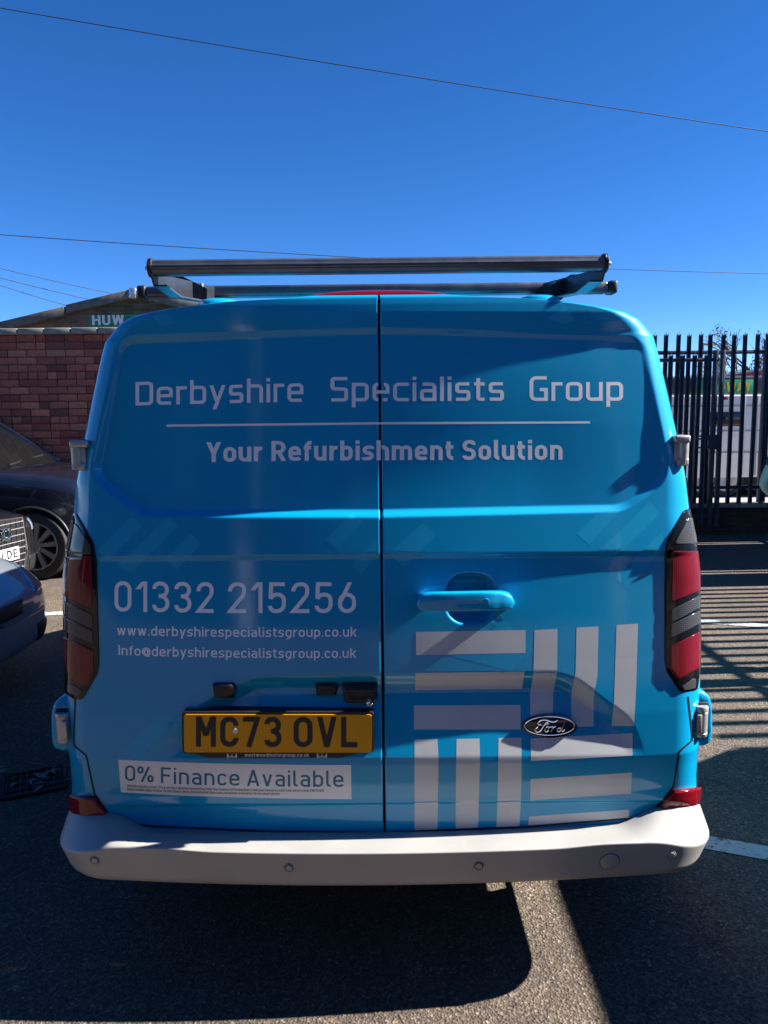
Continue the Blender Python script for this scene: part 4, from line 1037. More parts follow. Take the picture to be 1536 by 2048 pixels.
pool = [brick_mesh(BWd, i) for i in range(8)]; pool_h = [brick_mesh(BWd/2, 20+i) for i in range(4)]
bulk = bmesh.new(); ncourse = int(wt/CH)
for c in range(ncourse):
    z = wt-CH*(c+0.5); x = -9.0+(BWd/2 if c % 2 else 0)*1.0; k = 0
    hdr = (c % 6 == 5)
    while x < 0.98:
        w = BWd/2 if (hdr or rnd.random() < 0.06) else BWd
        xc = x+w/2; deep = c >= 7
        yy = WY-0.005+(rnd.uniform(-0.010, 0.006) if deep else rnd.uniform(-0.002, 0.002))
        if -5.35 < xc < -3.05 and z > 1.25:
            o = bpy.data.objects.new('brick', rnd.choice(pool if w == BWd else pool_h)); COL.objects.link(o); o.parent = wall
            o.location = Vector((xc, yy+0.045, z))-wall.location; o.rotation_euler = (rnd.uniform(-.01, .01), rnd.uniform(-.006, .006)*(3 if deep else 1), rnd.uniform(-.02, .02) if deep else 0)
        else: bm_box(bulk, Vector((xc, yy+0.045, z))-wall.location, (w-0.011, 0.10, CH-0.011))
        x += w
ob = frombm('brick_course', bulk, m_brick, wall); ob['kind'] = 'stuff'
x = -9.0; cp = 0
while x < 1.0:
    w = 0.325; o = in_wall('coping_stone', (x+w/2, WY+0.11, (wt+ct)/2+rnd.uniform(-.003, .003)), (w-0.008, 0.36, ct-wt), m_stone, wall, 0.010, 2); x += w
# gabled building behind the wall
GY = 16.0
bld = empty('gabled_building', (-5.4, GY, 0), label='low brown brick building with a shallow gable beyond the boundary wall', cat='building')
def bwall_mat(name, c1, c2, mort, sc):
    m = pm(name, c1, 0.9); tc = nd(m, 'ShaderNodeTexCoord'); mp = nd(m, 'ShaderNodeMapping'); mp.inputs['Rotation'].default_value = (rad(-90), 0, 0)
    lk(m, tc.outputs['Object'], mp.inputs[0])
    b = nd(m, 'ShaderNodeTexBrick'); b.inputs['Scale'].default_value = 1.0; b.inputs['Brick Width'].default_value = 0.225*sc; b.inputs['Row Height'].default_value = 0.075*sc
    b.inputs['Mortar Size'].default_value = 0.008; b.inputs['Color1'].default_value = (*c1, 1); b.inputs['Color2'].default_value = (*c2, 1); b.inputs['Mortar'].default_value = (*mort, 1)
    lk(m, mp.outputs[0], b.inputs[0]); n = noise(m, coords(m), 3.5, 5)
    lk(m, mixc(m, 0.5, b.outputs[0], mixc(m, 1.0, b.outputs[0], ramp(m, n, [(0.3, (0.55, 0.55, 0.55)), (0.7, (1.5, 1.45, 1.4))]), 'MULTIPLY')), bsdf(m).inputs['Base Color']); bump(m, b.outputs['Fac'], -0.4, 0.006); return m
m_tanbrick = bwall_mat('tan_brick', (0.20, 0.14, 0.085), (0.11, 0.075, 0.05), (0.16, 0.13, 0.10), 1.0)
ap = at(270, 582, GY); l0 = at(-40, 657, GY); sl = (ap[2]-l0[2])/(ap[0]-l0[0])
def gz(x): return ap[2]-abs(x-ap[0])*sl
xl, xr = ap[0]-6.5, ap[0]+6.5
poly = [(xl, 0), (xr, 0), (xr, gz(xr)-.12), (ap[0], ap[2]-.12), (xl, gz(xl)-.12)]
M4 = Matrix(((1, 0, 0, -bld.location.x), (0, 0, -1, 0.0), (0, 1, 0, 0), (0, 0, 0, 1)))
prism('gable_wall', poly, M4, -0.25, 0.0, m_tanbrick, bld)
prism('building_mass', [(xl+.1, 0), (xr-.1, 0), (xr-.1, gz(xr)-.25), (ap[0], ap[2]-.25), (xl+.1, gz(xl)-.25)], M4, -14.0, -0.26, m_tanbrick, bld)
m_sheet = vary(pm('fibre_cement', (0.13, 0.12, 0.11), 0.85), (0.13, 0.12, 0.11), 0.4, 5, 0.85, 0.05, 0.4, 40, 0.01)
m_silverfoil = vary(pm('flashing_foil', (0.6, 0.62, 0.66), 0.35, 0.9), (0.6, 0.62, 0.66), 0.15, 12, 0.3, 0.1, 0.8, 18, 0.03)
for sgn in (-1, 1):
    t = 0.0; ang = math.atan(sl)
    for k in range(5):
        L = 1.38; x0 = ap[0]+sgn*(t+0.02); x1 = ap[0]+sgn*(t+L-0.01); dz = 0.0 if k % 2 else 0.022
        a = [(x0, gz(x0)-0.17+dz), (x1, gz(x1)-0.17+dz), (x1, gz(x1)+dz), (x0, gz(x0)+dz)]
        prism('verge_board', a, M4, -0.05 - 0.02*k % 0.03, 0.16+0.012*(k % 2), m_sheet, bld, 0.01); t += L
    a = [(ap[0], ap[2]-.19), (ap[0]+sgn*6.8, gz(ap[0]+6.8)-.19), (ap[0]+sgn*6.8, gz(ap[0]+6.8)-.04), (ap[0], ap[2]-.04)]
    prism('roof_sheet', a, M4, -14.0, -0.07, m_sheet, bld)
box('ridge_flashing', (ap[0]-bld.location.x, -0.13, ap[2]-0.07), (0.15, 0.12, 0.22), m_silverfoil, bld, 0.03, 2, Matrix.Rotation(0.06, 3, 'Y'))
# shop sign on the gable
m_green = vary(pm('sign_green', (0.0, 0.20, 0.10), 0.4), (0.0, 0.20, 0.10), 0.1, 6, 0.4)
m_signwhite = pm('sign_white', (0.75, 0.76, 0.74), 0.5); m_signyellow = pm('sign_yellow', (0.55, 0.50, 0.06), 0.5)
SY = GY-0.30
s0, s1 = at(178, 656, SY), at(420, 628.5, SY)
sign = empty('building_sign', (s0[0], SY, s0[2]), label='green sign board with white capital letters on the brown gable', cat='sign')
box('sign_board', ((s1[0]-s0[0])/2, 0.03, (s1[2]-s0[2])/2), (s1[0]-s0[0], 0.06, s1[2]-s0[2]), m_green, sign, 0.006)
box('sign_stripe', ((s1[0]-s0[0])/2+0.04, -0.003, 0.008), (s1[0]-s0[0]-0.1, 0.006, 0.016), m_signyellow, sign)
for dx in (0.25, 1.6): box('sign_bracket', (dx, 0.17, 0.14), (0.05, 0.24, 0.05), m_sheet, sign)
def flat_text(txt, x0, z0, cap, mat, parent, name='sign_lettering', w=.17, wd=None, depth=0.008, y=0.0, track=.13):
    V, F, L, wt_ = text2d(txt, w, .74, False, track); k = (wd/wt_) if wd else cap
    P = [(x0+a*k, y-depth-l*0.0008, z0+b*cap) for (a, b), l in zip(V, L)]
    return mesh(name, P, F, mat, parent, smooth=False)
flat_text('HUW', (at(185, 650, SY)[0]-s0[0]), 0.053, at(185, 632, SY)[2]-at(185, 652, SY)[2], m_signwhite, sign, wd=at(249, 650, SY)[0]-at(185, 650, SY)[0], w=.19)

# ---- cars
def bool_cut(o, cutters):
    for c in cutters:
        md = o.modifiers.new('b', 'BOOLEAN'); md.operation = 'DIFFERENCE'; md.solver = 'EXACT'; md.object = c
    dg = bpy.context.evaluated_depsgraph_get(); me = bpy.data.meshes.new_from_object(o.evaluated_get(dg))
    old = o.data; o.modifiers.clear(); o.data = me
    for c in cutters: bpy.data.objects.remove(c, do_unlink=True)
    me.polygons.foreach_set('use_smooth', np.ones(len(me.polygons), bool)); flatsm(o, 32)
def car(name, label, group, loc, rz, mat, hood_z, nose_z, roof_z, width=1.84, R=0.335, glassmat=None, spokes=10, wheelbase=2.65):
    """front axle at local origin, nose towards +x"""
    root = empty(name, loc, rz, label, 'car', group); hw = width/2; e = 0.9
    #        x      halfw   zb    shoulder   crown
    st = [(e, .52, .30, nose_z-.10, nose_z-.06), (e-.04, .74, .22, nose_z-.04, nose_z), (e-.16, .86, .20, nose_z+.03, nose_z+.06), (e-.36, .945, .20, hood_z-.12, hood_z-.05), (e-.62, .985, .21, hood_z-.06, hood_z+.0),
          (.0, .99, .22, hood_z-.02, hood_z+.035), (-.42, 1.0, .22, hood_z+.015, hood_z+.06), (-.75, 1.0, .22, hood_z+.02, hood_z+.06), (-1.6, 1.0, .22, hood_z+.03, hood_z+.05), (-2.6, 1.0, .22, hood_z+.05, hood_z+.06),
          (-wheelbase-.35, .98, .23, hood_z+.06, hood_z+.08), (-wheelbase-.72, .92, .27, hood_z+.05, hood_z+.08), (-wheelbase-.84, .82, .34, hood_z-.02, hood_z+.02)]
    V = []; F = []
    for (x, w, zb, zs_, zc) in st:
        w *= hw; m_ = zb+(zs_-zb)*.55
        half = [(0, zb), (w*.80, zb), (w*.955, zb+.05), (w*.985, zb+.2), (w, m_), (w*.985, zs_-.10), (w*.95, zs_-.03), (w*.84, zs_+(zc-zs_)*.35), (w*.5, zc-.01), (0, zc)]
        ring_ = half + [(-y, z) for y, z in half[-2:0:-1]]
        V += [(x-0.10*(abs(y)/hw)**2.2*(1 if x > .3 else 0), y, z) for y, z in ring_]
    n = 18
    for i in range(len(st)-1):
        for k in range(n): F.append((i*n+k, (i+1)*n+k, (i+1)*n+(k+1) % n, i*n+(k+1) % n))
    F.append(tuple(range(n))); F.append(tuple(range((len(st)-1)*n, len(st)*n))[::-1])
    b = mesh('car_body', V, F, mat, root)
    bm = bmesh.new(); bm.from_mesh(b.data); bmesh.ops.recalc_face_normals(bm, faces=bm.faces[:]); bm.to_mesh(b.data); bm.free()
    sb = b.modifiers.new('s', 'SUBSURF'); sb.levels = 2; sb.render_levels = 2
    cut = []
    for x in (0, -wheelbase):
        for sy in (-1, 1):
            bm = bmesh.new(); bm_lathe(bm, [(0, 0), (R+.055, 0), (R+.055, .5), (0, .5)], Matrix.Translation(Vector((x, sy*(hw-.26) + (0 if sy < 0 else 0.5), R))) @ Matrix.Rotation(rad(90), 4, 'X'), 40)
            c = frombm('arch_cutter', bm); c.parent = root; cut.append(c)
    bpy.context.view_layer.update(); bool_cut(b, cut)
    for x in (0, -wheelbase):
        for sy in (-1, 1):
            w_ = wheel('wheel', (x, sy*(hw-.125), R), R, .225, root, spokes if sy < 0 else 0)
            if sy > 0: w_.rotation_euler = (0, 0, math.pi)
            if sy < 0:
                pts = [(x+(R+.052)*math.cos(t), -hw-.004+.012, R+(R+.052)*math.sin(t)) for t in np.linspace(-.25, math.pi+.25, 28)]
                tube('arch_trim', pts, .013, m_black, root, 8)
    # greenhouse
    zb = hood_z+.03; gl = glassmat
    gs = [(-.42, .70, zb, zb+.01), (-.62, .86, zb, zb+.10), (-1.22, .80, zb, roof_z-.03), (-1.6, .79, zb, roof_z), (-2.3, .78, zb, roof_z-.01), (-wheelbase-.1, .74, zb, roof_z-.10), (-wheelbase-.62, .70, zb, zb+.05)]
    V = []; F = []
    for (x, w, z0, z1) in gs:
        w *= hw/0.92; V += [(x+.09*(1 if x > -1.3 else 0), 0, z1+.004), (x, w*.86, z1), (x-.02, w*(1.13 if z1-z0 > .2 else 1.0), z0-.02), (x-.02, -w*(1.13 if z1-z0 > .2 else 1.0), z0-.02), (x, -w*.86, z1)]
    for i in range(len(gs)-1):
        for k in range(5): F.append((i*5+k, (i+1)*5+k, (i+1)*5+(k+1) % 5, i*5+(k+1) % 5))
    F.append((0, 1, 2, 3, 4)); F.append(tuple(range(len(V)-5, len(V)))[::-1])
    gobj = mesh('windows', V, F, gl, root); flatsm(gobj, 30)
    # roof skin and pillars
    rv = []; rf = []
    for (x, w, z0, z1) in gs[2:6]:
        w *= hw/0.92
        for t in (-.88, -.5, 0, .5, .88): rv.append((x+(.06*(1-abs(t)) if x > -1.3 else 0), w*t, z1+.014-.02*t*t))
    for i in range(3):
        for k in range(4): rf.append((i*5+k, i*5+k+1, (i+1)*5+k+1, (i+1)*5+k))
    mesh('roof', rv, rf, mat, root)
    for sy in (-1, 1):
        k = hw/0.92
        tube('pillar', [(-.46, sy*.76*k, zb+.0), (-.66, sy*.775*k, zb+.12), (-1.22, sy*.70*k, roof_z-.02), (-1.6, sy*.69*k, roof_z+.008), (-2.3, sy*.685*k, roof_z), (-wheelbase-.1, sy*.65*k, roof_z-.09), (-wheelbase-.6, sy*.70*k, zb+.06)], .028, mat, root, 8)
        tube('pillar', [(-1.72, sy*.69*k, roof_z), (-1.78, sy*.86*k, zb)], .035, m_black, root, 8)
    return root
m_carglass = pm('car_glass', (0.006, 0.007, 0.007), 0.03, 0, 0.3, spec=0.5)
m_carblack = vary(pm('car_black_paint', (0.006, 0.008, 0.016), 0.25, 0.0, 1.0), (0.006, 0.008, 0.016), 0.2, 4)
m_caraudi = vary(pm('car_charcoal_paint', (0.016, 0.015, 0.015), 0.3, 0.3, 1.0), (0.009, 0.009, 0.010), 0.2, 4)
m_carsilver = vary(pm('car_slate_blue_paint', (0.21, 0.235, 0.28), 0.35, 0.3, 1.0), (0.21, 0.235, 0.28), 0.1, 4)
m_headlamp = pm('headlamp_glass', (0.16, 0.19, 0.23), 0.05, 0.2, 1.0)
cg = 'cars parked along the left of the yard'
# dark 4x4 nearest the wall: front wheel at picture (85, 1085)
wp = ground(88, 1156)
suv = car('parked_car', 'black car with ten-spoke alloy wheel parked against the brick wall', cg, (wp[0], 7.72+.93, 0), rad(-2), m_carblack, 1.10, .78, 1.66, 1.88, 0.352, m_carglass)
def lens(root, name, pts, mat, depth=.05, bev=.008):
    body_ = [c for c in root.children if c.name.startswith('car_body')][0]
    P = []
    for i in range(len(pts)):
        a, b = Vector(pts[i]), Vector(pts[(i+1) % len(pts)]); k = max(2, int((b-a).length/.035)); P += [a+(b-a)*t/k for t in range(k)]
    c = sum(P, Vector())/len(P); n = len(P); V = []; F = []
    for k, h in ((1.0, -.012), (1.0, .002), (.95, .007), (.8, .010), (.6, .011), (.4, .011), (.2, .011), (.04, .011)):
        for p in P:
            ok, loc, nn, ix = body_.closest_point_on_mesh(c+(p-c)*k); V.append(loc+nn*h)
    for i in range(7):
        for k in range(n): F.append((i*n+k, i*n+(k+1) % n, (i+1)*n+(k+1) % n, (i+1)*n+k))
    F.append(tuple(range(7*n, 8*n)))
    o = mesh(name, V, F, mat, root)
    bm = bmesh.new(); bm.from_mesh(o.data); bmesh.ops.recalc_face_normals(bm, faces=bm.faces[:]); bm.to_mesh(o.data); bm.free(); return flatsm(o, 50)
lens(suv, 'headlamp', [(.48, -.915, .90), (.80, -.70, .80), (.82, -.68, .70), (.72, -.83, .68), (.56, -.905, .76)], m_headlamp, .12)
lens(suv, 'headlamp', [(.48, .915, .90), (.80, .70, .80), (.82, .68, .70), (.72, .83, .68), (.56, .905, .76)], m_headlamp, .12)
tube('wiper', [(-.42, -.5, 1.165), (-.50, .1, 1.20), (-.56, .55, 1.225)], .010, m_black, suv, 6)
# charcoal saloon with a deep grille
pg_ = at(22, 1118, 6.85)
aud = car('parked_car', 'charcoal car with large chrome-edged grille and white number plate', cg, (pg_[0]-.80, 6.62, 0), rad(-10), m_caraudi, .88, .74, 1.42, 1.80, 0.32, m_carglass)
gx = .872
grl = box('grille', (gx-.03, 0, .50), (.08, .78, .56), m_black, aud, .02, 2)
for k in range(9): box('grille_bar', (gx+.012, 0, .27+k*.058), (.010, .76, .006), m_hinge, aud, .002)
for k in range(11): box('grille_upright', (gx+.011, -.35+k*.07, .50), (.008, .006, .52), m_black, aud)
tube('grille_surround', [(gx+.01, -.32, .22), (gx+.015, -.40, .45), (gx+.0, -.38, .77), (gx-.0, 0, .785), (gx+.0, .38, .77), (gx+.015, .40, .45), (gx+.01, .32, .22), (gx+.01, -.32, .22)], .014, m_chrome, aud, 8)
for k in range(4):
    tube('ring_emblem', [(gx+.032, -.115+k*.077+.055*math.cos(t), .655+.055*math.sin(t)) for t in np.linspace(0, 2*math.pi, 25)], .0085, m_chrome, aud, 8)
pl_ = box('number_plate', (gx+.035, 0, .47), (.012, .52, .112), m_platewhite, aud, .003)
V, F, L, wd_ = text2d('09 LDE', .17, .74, False, .14)
mesh('plate_lettering', [(gx+.0425+l*.0004, -.17+a/wd_*.405, .432+b*.079) for (a, b), l in zip(V, L)], F, m_ink, aud, False)
box('lower_lip', (gx-.06, 0, .20), (.14, 1.0, .025), m_hinge, aud, .01, 2)
for sy in (-1, 1):
    lens(aud, 'headlamp', [(.52, sy*.84, .70), (.76, sy*.58, .70), (.78, sy*.56, .62), (.66, sy*.76, .60)], m_headlamp, .1)
    lens(aud, 'air_intake', [(.84, sy*.46, .40), (.70, sy*.74, .40), (.70, sy*.74, .28), (.84, sy*.48, .26)], m_black)
# slate-blue car at the left edge
sp = at(-14, 1290, 3.95)
slv = car('parked_car', 'slate blue car whose front corner shows nearest at the left edge', cg, (sp[0]-.98, 4.32, 0), rad(-4), m_carsilver, .84, .62, 1.43, 1.78, 0.32, m_carglass)
for sy in (-1, 1):
    lens(slv, 'headlamp', [(.42, sy*.865, .76), (.70, sy*.60, .73), (.84, sy*.42, .66), (.85, sy*.42, .56), (.74, sy*.70, .54), (.56, sy*.84, .60)], m_headlamp, .10, .012)
    fg = lens(slv, 'fog_intake', [(.85, sy*.40, .37), (.60, sy*.80, .36), (.60, sy*.80, .27), (.85, sy*.42, .25)], m_black)
    lens(slv, 'fog_lamp', [(.80, sy*.56, .345), (.72, sy*.66, .345), (.72, sy*.66, .28), (.80, sy*.56, .28)], m_headlamp)
lens(slv, 'bumper_seam', [(.55, -.85, .475), (.72, -.70, .47), (.85, -.40, .465), (.9, 0, .465), (.9, 0, .455), (.85, -.40, .455), (.72, -.70, .46), (.55, -.85, .465)], m_black)
lens(slv, 'grille', [(.9, -.24, .58), (.9, .24, .58), (.9, .22, .48), (.9, -.22, .48)], m_black)
box('lower_lip', (.62, 0, .20), (.16, 1.2, .03), m_black, slv, .012, 2)
# drain
dg_ = ground(68, 1567)
m_iron = vary(pm('cast_iron', (0.03, 0.03, 0.032), 0.6, 0.6), (0.03, 0.03, 0.032), 0.4, 20, 0.6)
drain = empty('drain_grate', (dg_[0], dg_[1], 0), rad(24), 'square iron drain grate in the tarmac left of the van', 'drain')
drain.scale = (0.6, 0.6, 1)
box('drain_pit', (0, 0, .0045), (.42, .36, .003), m_gap_rubber, drain)
for k in range(9): box('drain_bar', (-.185+k*.046, 0, .010), (.014, .36, .010), m_iron, drain, .002)
for k in range(3): box('drain_bar', (0, -.11+k*.11, .009), (.40, .014, .009), m_iron, drain, .002)
for sx in (-1, 1): box('drain_frame', (sx*.215, 0, .009), (.03, .40, .014), m_iron, drain, .002)
for sx in (-1, 1): box('drain_frame', (0, sx*.195, .0085), (.42, .03, .014), m_iron, drain, .002)
m_leaf = vary(pm('dead_leaf', (0.22, 0.20, 0.15), 0.8), (0.22, 0.20, 0.15), 0.4, 60, 0.8)
LV = []; LF = []
for i in range(24):
    x, y = dg_[0]-.12+rnd.gauss(0, .12), dg_[1]+rnd.gauss(0, .07); a = rnd.uniform(0, 6.28); l = rnd.uniform(.02, .04); z = .017
    V = [(x+l*math.cos(a), y+l*math.sin(a), z), (x+.3*l*math.cos(a+1.57), y+.3*l*math.sin(a+1.57), z+.008), (x-l*math.cos(a), y-l*math.sin(a), z+.002), (x-.3*l*math.cos(a+1.57), y-.3*l*math.sin(a+1.57), z+.006)]
    LV += V; LF.append(tuple(range(len(LV)-4, len(LV))))
tag(mesh('leaf_litter', LV, LF, m_leaf), 'dry curled leaves and grit scattered on the drain grate', 'leaves', kind='stuff')

# ================================================================== right: palisade fence, gate, yard beyond
m_fence = vary(pm('fence_dark_navy_paint', (0.026, 0.036, 0.060), 0.5, 0.1), (0.026, 0.036, 0.060), 0.35, 9, 0.5)
FY = 10.4
m_bluebrick = brick_mat('dark_brick', [(0.0, (0.02, 0.016, 0.018)), (0.5, (0.05, 0.028, 0.026)), (1.0, (0.085, 0.04, 0.035))])
def pale_mesh(h, w, name='pale'):
    # W-section steel pale with a split pointed top
    sec = [(-w/2, .0), (-w*.36, -.022), (-w*.12, -.004), (0, -.012), (w*.12, -.004), (w*.36, -.022), (w/2, .0)]
    bm = bmesh.new(); t = .0035; rowsv = []
    for z, k in ((0, 1), (h-.10, 1), (h-.085, 1)):
        rowsv.append([bm.verts.new((x*k, y, z)) for x, y in sec] + [bm.verts.new((x*k, y+t, z)) for x, y in sec[::-1]])
    for a, b in zip(rowsv, rowsv[1:]):
        for k in range(14): bm.faces.new((a[k], a[(k+1) % 14], b[(k+1) % 14], b[k]))
    top = rowsv[-1]
    tips = {1: (-w*.40, h-.035), 3: (0, h), 5: (w*.40, h-.035)}
    tv = [bm.verts.new((sec[k][0] if k not in tips else tips[k][0], sec[k][1]+t/2, tips[k][1] if k in tips else h-.062)) for k in range(7)]
    for k in range(6):
        bm.faces.new((top[k], top[k+1], tv[k+1], tv[k])); bm.faces.new((top[13-k], top[12-k], tv[k+1], tv[k]))
    bmesh.ops.recalc_face_normals(bm, faces=bm.faces[:]); me = bpy.data.meshes.new(name); bm.to_mesh(me); bm.free(); me.materials.append(m_fence); return me
zt = at(1424, 660, FY)[2]; zw = at(1450, 1007, FY)[2]
pm_ = pale_mesh(zt-zw+.02, .061)
low = empty('low_brick_wall', (3.1, FY, 0), label='low dark brick wall under the palisade fence', cat='wall')
box('wall_core', (0, .11, zw/2-.02), (4.4, .18, zw-.04), m_mortar, low)
bulk = bmesh.new(); pool2 = []
for i in range(4):
    bm = bmesh.new(); bm_box(bm, (0, 0, 0), (.215, .10, .065), .003, 1); me = bpy.data.meshes.new('brick'); bm.to_mesh(me); bm.free(); me.materials.append(m_bluebrick); pool2.append(me)
for c in range(int((zw-.03)/.075)):
    x = -2.2+(.1125 if c % 2 else 0)
    while x < 2.1:
        z = zw-.06-.075*(c+.5)
        if x > .4:
            o = bpy.data.objects.new('brick', pool2[rnd.randrange(4)]); COL.objects.link(o); o.parent = low; o.location = (x+.11, .055+rnd.uniform(-.003, .003), z)
        else: bm_box(bulk, (x+.11, .055, z), (.215, .10, .065))
        x += .225
ob = frombm('brick_course', bulk, m_bluebrick, low); ob['kind'] = 'stuff'
for k in range(10): box('coping_stone', (-1.98+k*.44, .11, zw-.03), (.434, .27, .055), m_stone, low, .008, 2)
fence = empty('palisade_fence', (3.1, FY, 0), label='dark navy steel palisade fence with pointed pales on the low wall', cat='fence')
pitch = (at(1518, 700, FY)[0]-at(1312, 700, FY)[0])/9; x0 = at(1312, 700, FY)[0]
for k in range(-16, 11):
    o = bpy.data.objects.new('pale', pm_); COL.objects.link(o); o.parent = fence; o.location = (x0+k*pitch-3.1+rnd.uniform(-.004, .004), .06, zw-.02+rnd.uniform(-.012, .008)); o.rotation_euler = (0, rnd.uniform(-.006, .006), rnd.uniform(-.1, .1))
for py in (703.5, 976):
    z = at(1424, py, FY)[2]; box('fence_rail', (-.05, .09, z), (4.3, .045, .05), m_fence, fence, .004)
for x in (-2.1, .55, 2.12): box('fence_post', (x, .14, zt*.5), (.10, .06, zt-.25), m_fence, fence, .004)
# gate in front of the fence
GY2 = 10.05
gate = empty('palisade_gate', (3.9, GY2, 0), label='narrower palisade gate with a boxed lock, hung before the fence', cat='gate')
gt = at(1384, 702, GY2)[2]; gb = at(1384, 1052, GY2)[2]
gp = pale_mesh(gt-gb, .064)
for px in (1337, 1360.5, 1384.5, 1408):
    o = bpy.data.objects.new('pale', gp); COL.objects.link(o); o.parent = gate; o.location = (at(px, 850, GY2)[0]-3.9, 0, gb)
for py in (720.5, 1035):
    a, b = at(1300, py, GY2), at(1440, py, GY2); box('gate_rail', ((a[0]+b[0])/2-3.9, .035, a[2]), (b[0]-a[0], .04, .045), m_fence, gate, .004)
for px, w in ((1426, .055), (1440, .05)):
    c = at(px, 880, GY2); box('gate_stile', (c[0]-3.9, .02, (gt+gb)/2), (w, .06, gt-gb+.02), m_fence, gate, .006)
for py in (872, 878, 895): c = at(1413, py, GY2); box('lock_strap', (c[0]-3.9, -.01, c[2]), (.26, .03, .022), m_fence, gate, .003)
c = at(1424, 884, GY2); box('lock_box', (c[0]-3.9, -.02, c[2]), (.11, .08, .19), m_fence, gate, .008)
tube('gate_bar', [(at(1434, 770, GY2)[0]-3.9, -.03, at(1434, 770, GY2)[2]), (at(1437, 720, GY2)[0]-3.9, -.03, at(1437, 718, GY2)[2]), (at(1444, 720, GY2)[0]-3.9, -.03, at(1444, 718, GY2)[2]), (at(1442, 765, GY2)[0]-3.9, -.03, at(1442, 765, GY2)[2])], .006, m_alu, gate, 8)
# side fence running towards the viewer, out of frame on the right, whose bars shade the tarmac
FX = 5.42
side = empty('palisade_fence', (FX, 7.0, 0), label='palisade fence along the right side of the yard casting barred shadows', cat='fence')
ps = pale_mesh(2.72, .066); y = 3.55
while y < 10.35:
    o = bpy.data.objects.new('pale', ps); COL.objects.link(o); o.parent = side; o.location = (0, y-7.0, .05+rnd.uniform(-.02, .02)); o.rotation_euler = (0, 0, rad(90)); y += .160
for z in (.45, 2.35): box('fence_rail', (.04, 0, z), (.045, 6.9, .05), m_fence, side, .004)
box('shade_panel', (.08, 7.50-7.0, 1.35), (.004, .56, 2.6), m_fence, side); box('shade_panel', (.08, 8.75-7.0, 1.35), (.004, 1.60, 2.6), m_fence, side); box('shade_panel', (.08, 10.1-7.0, 1.35), (.004, .80, 2.6), m_fence, side)  # solid panels added out of view to throw the wide bands of shade

# beyond the fence
m_white = vary(pm('trailer_white', (0.62, 0.63, 0.64), 0.45), (0.62, 0.63, 0.64), 0.08, 3, 0.45)
m_grey = vary(pm('panel_grey', (0.30, 0.31, 0.33), 0.6), (0.30, 0.31, 0.33), 0.12, 4, 0.6)
TY = 15.0
t0, t1 = at(1330, 790, TY), at(1536, 955, TY)
tr = empty('box_trailer', (8.0, TY, 0), label='white box trailer parked beyond the palisade fence', cat='trailer')
tx0, tx1, tz0, tz1 = t0[0]-8-.4, 3.6, at(1450, 955, TY)[2], at(1450, 790, TY)[2]
box('trailer_box', ((tx0+tx1)/2, 1.05, (tz0+tz1)/2), (tx1-tx0, 2.1, tz1-tz0), m_white, tr, .03, 3)
for px in (1362, 1388, 1412, 1486, 1512, 1536, 1562, 1588): c = at(px, 880, TY); box('panel_rib', (c[0]-8, -.006, (tz0+tz1)/2), (.03, .02, tz1-tz0-.08), m_grey, tr, .003)
for py in (812, 862, 905): box('panel_band', ((tx0+tx1)/2, -.008, at(1450, py, TY)[2]), (tx1-tx0-.05, .014, .03), m_grey, tr, .003)
a, b = at(1409, 853, TY), at(1481, 824, TY); box('trailer_window', ((a[0]+b[0])/2-8, -.01, (a[2]+b[2])/2), (b[0]-a[0], .03, b[2]-a[2]), m_carglass, tr, .02, 2)
box('chassis', ((tx0+tx1)/2, 1.0, tz0-.12), (tx1-tx0-.2, 1.7, .22), m_under, tr)
box('side_skirt', (at(1500, 955, TY)[0]-8+1.6, .1, tz0-.14), (3.0, .04, .26), m_under, tr)
for px in (1402, 1454):
    c = at(px, 960, TY); wheel('wheel', (c[0]-8, .15, .36), .36, .22, tr, 0)
c = at(1470, 796, TY); box('marker_lamp', (at(1450, 797, TY)[0]-8, -.02, at(1450, 797, TY)[2]), (.09, .03, .05), m_redlow, tr, .01)
# far shop building with green fascia
HY = 22.0
m_fascia = vary(pm('fascia_dark', (0.02, 0.028, 0.04), 0.5), (0.02, 0.028, 0.04), 0.3, 2, 0.5)
m_redsheet = pm('red_cladding', (0.20, 0.03, 0.04), 0.6)
w_ = nd(m_redsheet, 'ShaderNodeTexWave'); w_.inputs['Scale'].default_value = 3.0; lk(m_redsheet, coords(m_redsheet), w_.inputs[0]); bump(m_redsheet, w_.outputs[1], .8, .03)
sh = empty('shop_building', (11.0, HY, 0), label='long dark-fronted building with red clad roof beyond the trailer', cat='building')
f0, f1 = at(1300, 788, HY), at(1300, 758, HY)
box('shop_wall', (0, 4.0, f0[2]/2), (16, 8, f0[2]), m_grey, sh)
box('fascia', (0, -.05, (f0[2]+f1[2])/2), (16, .14, f1[2]-f0[2]), m_fascia, sh, .01)
box('fascia_cap', (0, -.02, f1[2]+.03), (16.1, .24, .05), m_grey, sh)
for k in range(5): box('shop_window', (-6+k*3, -.02, 1.2), (2.2, .06, 1.5), m_carglass, sh)
r0, r1 = at(1445, 756, HY+2)[0]-11, at(1620, 756, HY+2)[0]-11
zz0, zz1, zz2 = f1[2]+.06, at(1445, 752, HY+2)[2], at(1536, 735, HY+2)[2]
prism('red_clad_gable', [(r0, zz0), (r1, zz0), (r1, zz2+.12), (r0, zz1)], Matrix(((1, 0, 0, 0), (0, 0, -1, 2.0), (0, 1, 0, 0), (0, 0, 0, 1))), -5, 0, m_redsheet, sh)
box('gable_trim', ((r0+r1)/2, 1.97, (zz1+zz2+.12)/2+.03), (math.hypot(r1-r0, zz2+.12-zz1), .12, .06), m_grey, sh, 0, 1, Matrix.Rotation(-math.atan2(zz2+.12-zz1, r1-r0), 3, 'Y'))
a, b = at(1384, 787, HY-.2), at(1511, 759, HY-.2)
